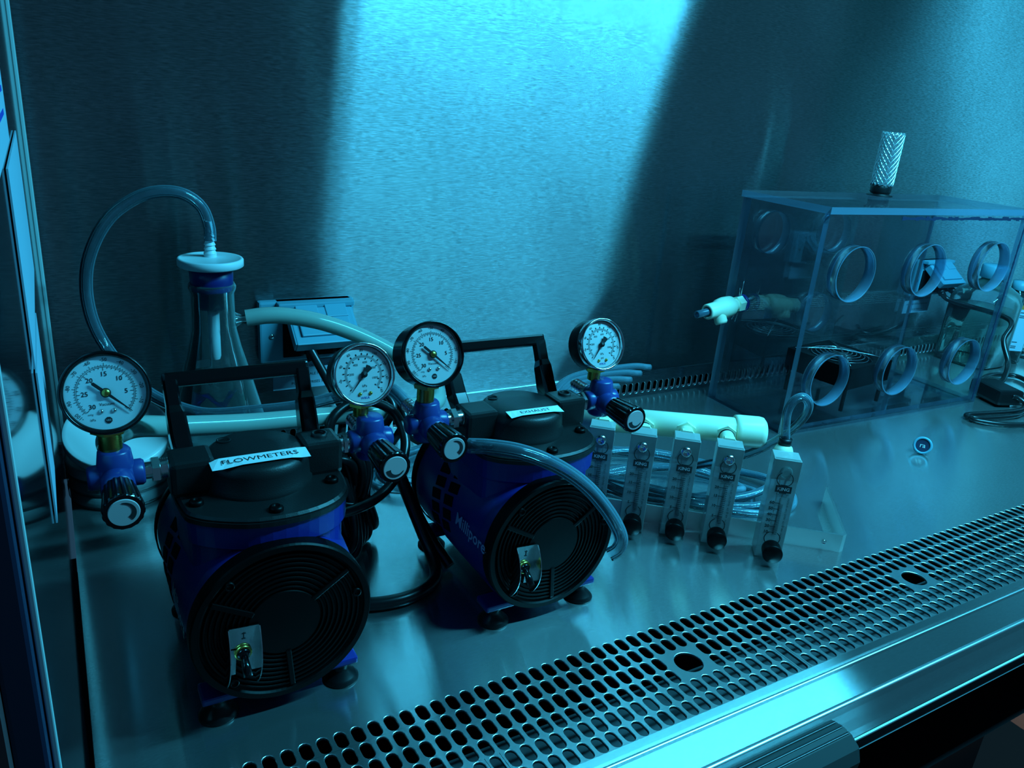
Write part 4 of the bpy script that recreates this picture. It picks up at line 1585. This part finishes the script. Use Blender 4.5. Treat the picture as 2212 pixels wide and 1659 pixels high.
        mb.build('hose_clamp', 'rubber', mt)
ca, sa = math.cos(A0), math.sin(A0)


def bk(x, y, z):
    return (FB[0] + x * ca - y * sa, FB[1] + x * sa + y * ca, z)


hose('feed_tube', [bk(0.229, 0.050, 0.285), bk(0.224, 0.055, 0.315), bk(0.222, 0.060, 0.350), bk(0.232, 0.065, 0.378), bk(0.252, 0.072, 0.388), bk(0.270, 0.080, 0.372), bk(0.272, 0.090, 0.340),
                   bk(0.255, 0.105, 0.295), bk(0.225, 0.130, 0.245), bk(0.185, 0.150, 0.200), bk(0.13, 0.17, 0.160), bk(0.07, 0.20, 0.120), bk(0.02, 0.25, 0.075), bk(0.0, 0.31, 0.035)],
     0.0105, 'tube', 'clear tube tied in a small upright loop above the flowmeter scaled 10 to 60', 'tube')

# ------------------------------------------------------------------ clear acrylic glove box
BX, BY, BR = 2.064, 1.600, math.radians(-1.6)
BW, BD, BH, BT = 1.080, 0.375, 0.742, 0.020
box = empty('acrylic_box', (BX, BY, 0), BR)
tag(box, 'clear acrylic box with six round hand ports in its front', 'box')
mb = MB()
# front panel: 3 x 2 cells with holes
xs, zs = (0.0, 0.362, 0.742, BW), (0.0, 0.368, BH)
hc = [[(0.172, 0.182), (0.540, 0.182), (0.926, 0.182)], [(0.176, 0.549), (0.549, 0.551), (0.934, 0.553)]]
RH = 0.090
for r in range(2):
    for c in range(3):
        cx, cz = hc[r][c]
        out = [(cx + RH * math.cos(2 * math.pi * k / 56), cz + RH * math.sin(2 * math.pi * k / 56)) for k in range(56)]
        rect = (xs[c], xs[c + 1], zs[r], zs[r + 1])
        hole_cell(mb, rect, out, lambda x, y, d: (x, d, y), chamfer=0.001, depth=BT)
        hole_cell(mb, rect, out, lambda x, y, d: (x, BT, y), chamfer=0.001, depth=0.0)


def edge_rect(mb, a, b, c, d):
    mb.face([mb.vert(p) for p in (a, b, c, d)])


mb.mat(1)
edge_rect(mb, (0, 0, 0), (0, BT, 0), (0, BT, BH), (0, 0, BH))
edge_rect(mb, (BW, 0, 0), (BW, BT, 0), (BW, BT, BH), (BW, 0, BH))
edge_rect(mb, (0, 0, BH), (BW, 0, BH), (BW, BT, BH), (0, BT, BH))
mb.build('front_panel', ['acrylic', 'acrylic_edge'], box, recalc=False)


def panel(name, lo, hi, thin):
    """box panel whose two broad faces are clear and whose cut edges are bluish"""
    mb = MB()
    P = [(x, y, z) for x in (lo[0], hi[0]) for y in (lo[1], hi[1]) for z in (lo[2], hi[2])]
    F = {0: ((0, 1, 3, 2), (4, 6, 7, 5)), 1: ((0, 4, 5, 1), (2, 3, 7, 6)), 2: ((0, 2, 6, 4), (1, 5, 7, 3))}
    for ax in range(3):
        mb.mat(0 if ax == thin else 1)
        for f in F[ax]:
            mb.face([mb.vert(P[i]) for i in f])
    return mb.build(name, ['acrylic', 'acrylic_edge'], box, recalc=False)


panel('left_panel', (0.0, BT, 0.0), (BT, BD, BH), 0)
panel('right_panel', (BW - BT, BT, 0.0), (BW, BD, BH), 0)
panel('back_panel', (BT, BD - BT, 0.0), (BW - BT, BD, BH), 1)
panel('top_panel', (-0.006, -0.004, BH), (BW + 0.006, BD + 0.004, BH + 0.022), 2)
panel('bottom_panel', (BT, BT, 0.001), (BW - BT, BD - BT, 0.020), 2)
for r in range(2):
    for c in range(3):
        cx, cz = hc[r][c]
        mb = MB()
        mb.lathe([(0.0925, 0.004), (0.0895, 0.005), (0.0888, 0.002), (0.0888, -0.036), (0.0915, -0.037), (0.0915, -0.021)], TR(cx, 0, cz) @ AX_FRONT, 64)
        mb.build('port_ring', 'acrylic_edge', box, recalc=False)
# glue line along the front edges
mb = MB()
rnd = random.Random(9)
for k in range(54):
    z = 0.02 + 0.70 * k / 54
    mb.box((BW - 0.024, -0.001, z), (0.004 + 0.006 * rnd.random(), 0.002, 0.014))
for k in range(40):
    x = 0.35 + 0.70 * k / 40
    mb.box((x, -0.001, BH - 0.010 - 0.004 * rnd.random()), (0.018, 0.002, 0.006 + 0.007 * rnd.random()))
mb.build('glue_seam', 'frame_dark', box)

# valve screwed into the left panel
VB = Vector((BX + 0.006, 1.886, 0.388))
dv = Vector((-1.0, -0.14, -0.075)).normalized()
vt = empty('bulkhead_valve', VB)
tag(vt, 'white plastic valve with blue tube stub on the side of the clear box', 'valve')
T0 = along(Vector((0, 0, 0)), dv)
mb = MB()
hx = [(0.029 * math.cos(math.radians(60 * k)), 0.029 * math.sin(math.radians(60 * k))) for k in range(6)]
mb.prism(hx, 0.012, 0.042, T0, bev=0.002)
mb.lathe([(0.022, 0.040), (0.022, 0.062)], T0, 32)
mb.lathe([(0.0, 0.060), (0.027, 0.060), (0.035, 0.072), (0.037, 0.105), (0.034, 0.130), (0.0275, 0.145), (0.0265, 0.190), (0.0235, 0.194), (0.018, 0.194), (0.018, 0.170), (0, 0.170)], T0, 40)
T1 = T0 @ TR(0, 0, 0.150) @ Matrix.Rotation(0, 4, 'Z')
br_ = Vector((-0.50, -0.60, -0.72)).normalized()
mb.lathe([(0.020, 0.0), (0.022, 0.045), (0.018, 0.052), (0, 0.052)], along(Vector(T0 @ Vector((0, 0, 0.135))), (Vector((0.10, -0.45, -0.9))).normalized()), 28)
mb.build('body', 'pvc', vt)
mb = MB()
mb.lathe([(0.024, 0.0), (0.031, 0.001), (0.031, 0.012), (0.024, 0.013)], T0, 32)
mb.build('washer', 'navy', vt)
mb = MB()
mb.lathe([(0.0125, 0.165), (0.0125, 0.246), (0.0085, 0.246), (0.0085, 0.165)], T0, 28)
mb.build('tube_stub', 'acrylic_edge', vt)
mb = MB()
for a, l in ((5, 0.055), (-8, 0.030), (168, 0.040), (182, 0.034), (195, 0.036)):
    q = Matrix.Rotation(math.radians(a), 4, Vector((1, 0, 0)))
    d = q @ Vector((0, 0, 1))
    mb.tube([Vector((-0.018, 0, 0)) + d * 0.024, Vector((-0.020 - 0.0001 * a, 0, 0)) + d * (0.024 + l)], 0.0022, 6, rfun=lambda s_: 1 - 0.7 * s_)
mb.build('wire_tie', 'chrome', vt)

# mesh filter candle on the lid
ct = empty('mesh_filter', (2.700, 1.900, BH + 0.022))
tag(ct, 'small woven metal filter cylinder standing on top of the clear box', 'filter')
mb = MB()
n = 14
Hc, Rc = 0.190, 0.0370
for sgn in (-1, 1):
    for k in range(n):
        pts = []
        for j in range(19):
            q = j / 18
            a = 2 * math.pi * k / n + sgn * q * 4.1
            pts.append((Rc * math.cos(a) * (1 + 0.03 * sgn), Rc * math.sin(a) * (1 + 0.03 * sgn), 0.036 + Hc * q))
        mb.tube(pts, 0.0026, 5)
mb.lathe([(Rc * 0.80, 0.036), (Rc * 0.80, 0.036 + Hc)], None, 24)
mb.build('mesh_sleeve', 'mesh_metal', ct)
mb = MB()
mb.lathe([(0, 0.0), (0.046, 0.0), (0.046, 0.003), (0.034, 0.004), (0.034, 0.010), (0.037, 0.012), (0.037, 0.036), (0.034, 0.039), (0, 0.039)], None, 36)
mb.build('base', 'rubber', ct)

# fan with wire guard inside the box
FNX, FNY = 2.535, 1.790
ft = empty('fan', (FNX, FNY, 0.020), math.radians(6))
tag(ft, 'black square fan with round wire guard, lying inside the clear box', 'fan')
mb = MB()
z0, z1 = 0.088, 0.168
out = [(0.118 * math.cos(2 * math.pi * k / 48), 0.118 * math.sin(2 * math.pi * k / 48)) for k in range(48)]
hole_cell(mb, (-0.135, 0.135, -0.135, 0.135), out, lambda x, y, d: (x, y, z1 - d), chamfer=0.001, depth=0.078)
mb.cur = 0
for a, b in (((-.135, -.135), (.135, -.135)), ((.135, -.135), (.135, .135)), ((.135, .135), (-.135, .135)), ((-.135, .135), (-.135, -.135))):
    mb.face([mb.vert((a[0], a[1], z0)), mb.vert((b[0], b[1], z0)), mb.vert((b[0], b[1], z1)), mb.vert((a[0], a[1], z1))])
for sx in (-1, 1):
    for sy in (-1, 1):
        mb.lathe([(0.007, 0.0), (0.007, z0)], TR(sx * 0.12, sy * 0.12, 0), 12)
mb.build('housing', ['cover', 'cover'], ft, recalc=False)
mb = MB()
mb.lathe([(0.0, 0.160), (0.042, 0.160), (0.044, 0.155), (0.044, 0.10), (0, 0.10)], None, 32)
for k in range(7):
    a = 2 * math.pi * k / 7
    mb.box((0.078 * math.cos(a), 0.078 * math.sin(a), 0.130), (0.070, 0.052, 0.003), RZ(math.degrees(a)) @ RX(32))
mb.build('rotor', 'black', ft)
mb = MB()
for r in (0.028, 0.043, 0.058, 0.073, 0.088, 0.103, 0.116):
    pts = [(r * math.cos(2 * math.pi * k / 36), r * math.sin(2 * math.pi * k / 36), 0.180 - 0.02 * (r / 0.116) ** 3) for k in range(36)]
    mb.tube(pts, 0.0020, 6, closed=True)
for a in (45, 135):
    c, s_ = math.cos(math.radians(a)), math.sin(math.radians(a))
    mb.tube([(-0.165 * c, -0.165 * s_, 0.170), (-0.112 * c, -0.112 * s_, 0.178), (0, 0, 0.186), (0.112 * c, 0.112 * s_, 0.178), (0.165 * c, 0.165 * s_, 0.170)], 0.0030, 8)
mb.build('wire_guard', 'chrome', ft)

# things standing behind and beside the box
jt = empty('jug', (3.70, 1.93, 0))
tag(jt, 'large clear square jug of pale liquid with blue cap behind the clear box', 'jug')
mb = MB()


def sq(r, k=4.0, n=40):
    o = []
    for j in range(n):
        a = 2 * math.pi * j / n
        c, s_ = math.cos(a), math.sin(a)
        q = (abs(c) ** k + abs(s_) ** k) ** (-1 / k)
        o.append((r * c * q, r * s_ * q))
    return o


def loft(mb, rings):
    R_ = [[mb.vert((p[0], p[1], z)) for p in o] for o, z in rings]
    for a, b in zip(R_, R_[1:]):
        for k in range(len(a)):
            k2 = (k + 1) % len(a)
            mb.face([a[k], a[k2], b[k2], b[k]], True)
    mb.face(list(reversed(R_[0])))
    return R_


loft(mb, [(sq(0.118), 0.0), (sq(0.128), 0.012), (sq(0.128), 0.30), (sq(0.112, 3), 0.345), (sq(0.07, 2.2), 0.378), (sq(0.046, 2), 0.392), (sq(0.046, 2), 0.43)])
mb.build('jug_body', 'glass', jt)
mb = MB()
R_ = loft(mb, [(sq(0.112), 0.010), (sq(0.121), 0.018), (sq(0.121), 0.265)])
mb.face(R_[-1])
mb.build('liquid', 'water', jt)
mb = MB()
mb.lathe([(0.052, 0.402), (0.056, 0.405), (0.056, 0.455), (0.050, 0.462), (0, 0.462)], None, 36)
mb.build('cap', 'outlet', jt)
bt = empty('media_bottle', (3.905, 1.900, 0), math.radians(-30))
tag(bt, 'clear bottle with white label under an orange band, behind the corner of the clear box', 'bottle')
mb = MB()
loft(mb, [(sq(0.062, 5), 0.0), (sq(0.068, 5), 0.008), (sq(0.068, 5), 0.29), (sq(0.056, 3), 0.315), (sq(0.030, 2), 0.335), (sq(0.030, 2), 0.36)])
mb.build('bottle_body', 'glass', bt)
mb = MB()
mb.box((0, -0.0690, 0.165), (0.100, 0.001, 0.200))
mb.mat(1).box((0, -0.0692, 0.275), (0.100, 0.001, 0.020))
mb.mat(2)
for z in (0.25, 0.235, 0.227, 0.108, 0.088, 0.08):
    mb.box((-0.008, -0.0698, z), (0.045, 0.0006, 0.0035))
mb.build('label', ['label_blue', 'orange', 'ink'], bt)
mb = MB()
mb.lathe([(0.036, 0.345), (0.038, 0.35), (0.038, 0.385), (0, 0.387)], None, 28)
mb.build('cap', 'outlet', bt)
kt = empty('jar', (4.12, 1.90, 0))
tag(kt, 'foil-topped jar with a pale label at the edge of the view beyond the clear box', 'jar')
mb = MB()
mb.lathe([(0, 0.001), (0.078, 0.0), (0.084, 0.008), (0.084, 0.20), (0.07, 0.235), (0.052, 0.25), (0.052, 0.27)], None, 44)
mb.build('jar_body', 'glass', kt)
mb = MB()
A = []
for k in range(17):
    a = math.radians(180 + 95 * k / 16)
    A.append((mb.vert((0.0850 * math.cos(a), 0.0850 * math.sin(a), 0.055)), mb.vert((0.0850 * math.cos(a), 0.0850 * math.sin(a), 0.185))))
for p, q in zip(A, A[1:]):
    mb.face([p[0], q[0], q[1], p[1]], True)
mb.build('label', 'paper', kt)
mb = MB()
rnd = random.Random(3)
pr = [(0.060, 0.185), (0.070, 0.205), (0.088, 0.215), (0.080, 0.240), (0.074, 0.265), (0.066, 0.295), (0.045, 0.305), (0.02, 0.303)]
n = 26
rings = [[mb.vert(((r + rnd.uniform(-.007, .007)) * math.cos(2 * math.pi * k / n), (r + rnd.uniform(-.007, .007)) * math.sin(2 * math.pi * k / n), z + rnd.uniform(-.007, .007))) for k in range(n)] for r, z in pr]
for a, b in zip(rings, rings[1:]):
    for k in range(n):
        k2 = (k + 1) % n
        mb.face([a[k], a[k2], b[k2]])
        mb.face([a[k], b[k2], b[k]])
mb.face(rings[-1])
mb.build('foil_cover', 'foil', kt)

at_ = empty('power_adapter', (3.235, 1.530, 0), math.radians(-20))
tag(at_, 'black power adapter brick beside the front corner of the clear box', 'adapter')
mb = MB()
mb.box((0, 0.02, 0.040), (0.115, 0.165, 0.062), bev=0.014)
mb.box((0.008, 0.02, 0.006), (0.070, 0.090, 0.012), bev=0.004)
mb.build('case', 'rubber', at_)
g_ = 'cords around the power adapter'
cable('adapter_cable', [(3.53, 2.05, 0.31), (3.56, 2.0, 0.28), (3.60, 1.76, 0.26), (3.53, 1.72, 0.18), (3.50, 1.66, 0.10), (3.42, 1.62, 0.05), (3.30, 1.585, 0.045)], 0.011, 'black cord falling from the outlet behind the clear box to the adapter', 'cord', g_)
cable('adapter_cable', [(3.27, 1.60, 0.030), (3.40, 1.70, 0.013), (3.55, 1.735, 0.013), (3.66, 1.69, 0.013), (3.62, 1.60, 0.013), (3.52, 1.48, 0.013), (3.60, 1.36, 0.013)], 0.010, 'thin black cord arching away behind the adapter, furthest from the opening', 'cord', g_)
cable('adapter_cable', [(3.265, 1.50, 0.030), (3.34, 1.49, 0.016), (3.42, 1.465, 0.013), (3.55, 1.44, 0.013), (3.75, 1.40, 0.013)], 0.011, 'black cord running straight out from the adapter, the upper one', 'cord', g_)
cable('adapter_cable', [(3.250, 1.49, 0.034), (3.31, 1.46, 0.034), (3.36, 1.41, 0.036), (3.45, 1.35, 0.034), (3.6, 1.26, 0.034)], 0.010, 'black cord running out over the others from the adapter', 'cord', g_)
cable('adapter_cable', [(3.22, 1.475, 0.050), (3.24, 1.46, 0.045), (3.245, 1.43, 0.030), (3.20, 1.42, 0.016), (3.12, 1.43, 0.013), (3.00, 1.455, 0.013), (2.93, 1.470, 0.013), (2.905, 1.460, 0.013), (2.925, 1.435, 0.013),
                      (2.99, 1.415, 0.013), (3.07, 1.40, 0.013), (3.13, 1.395, 0.013), (3.18, 1.40, 0.013), (3.26, 1.385, 0.013), (3.34, 1.34, 0.013)], 0.0095, 'black cord bending back in a sharp loop in front of the adapter', 'cord', g_)
cable('adapter_cable', [(2.905, 1.448, 0.013), (2.90, 1.425, 0.013), (2.93, 1.385, 0.013), (2.98, 1.350, 0.013), (3.05, 1.325, 0.013), (3.12, 1.31, 0.013), (3.20, 1.305, 0.013), (3.35, 1.27, 0.013)], 0.0095, 'black cord curving closest to the front grille', 'cord', g_)

# small round badge standing on the work surface
yaw_b = math.radians(-31)
bd = empty('badge', (2.42, 1.325, 0.0), yaw_b - math.radians(28))
tag(bd, 'small round blue-rimmed badge on the work surface in front of the clear box', 'badge')
mb = MB()
T = TR(0, 0, 0.0285) @ RX(-20) @ AX_FRONT
mb.lathe([(0.0215, 0.0), (0.0215, 0.004), (0.0235, 0.0055), (0.0275, 0.0055), (0.0295, 0.003), (0.0295, -0.003), (0, -0.003)], T, 40)
mb.build('rim', 'outlet', bd)
mb = MB()
mb.lathe([(0, 0.0012), (0.0217, 0.0012)], T, 32, smooth=False)
mb.mat(1).text('ra', 0.022, T @ TR(0, 0, 0.0018))
mb.build('face', ['frame_dark', 'white'], bd)
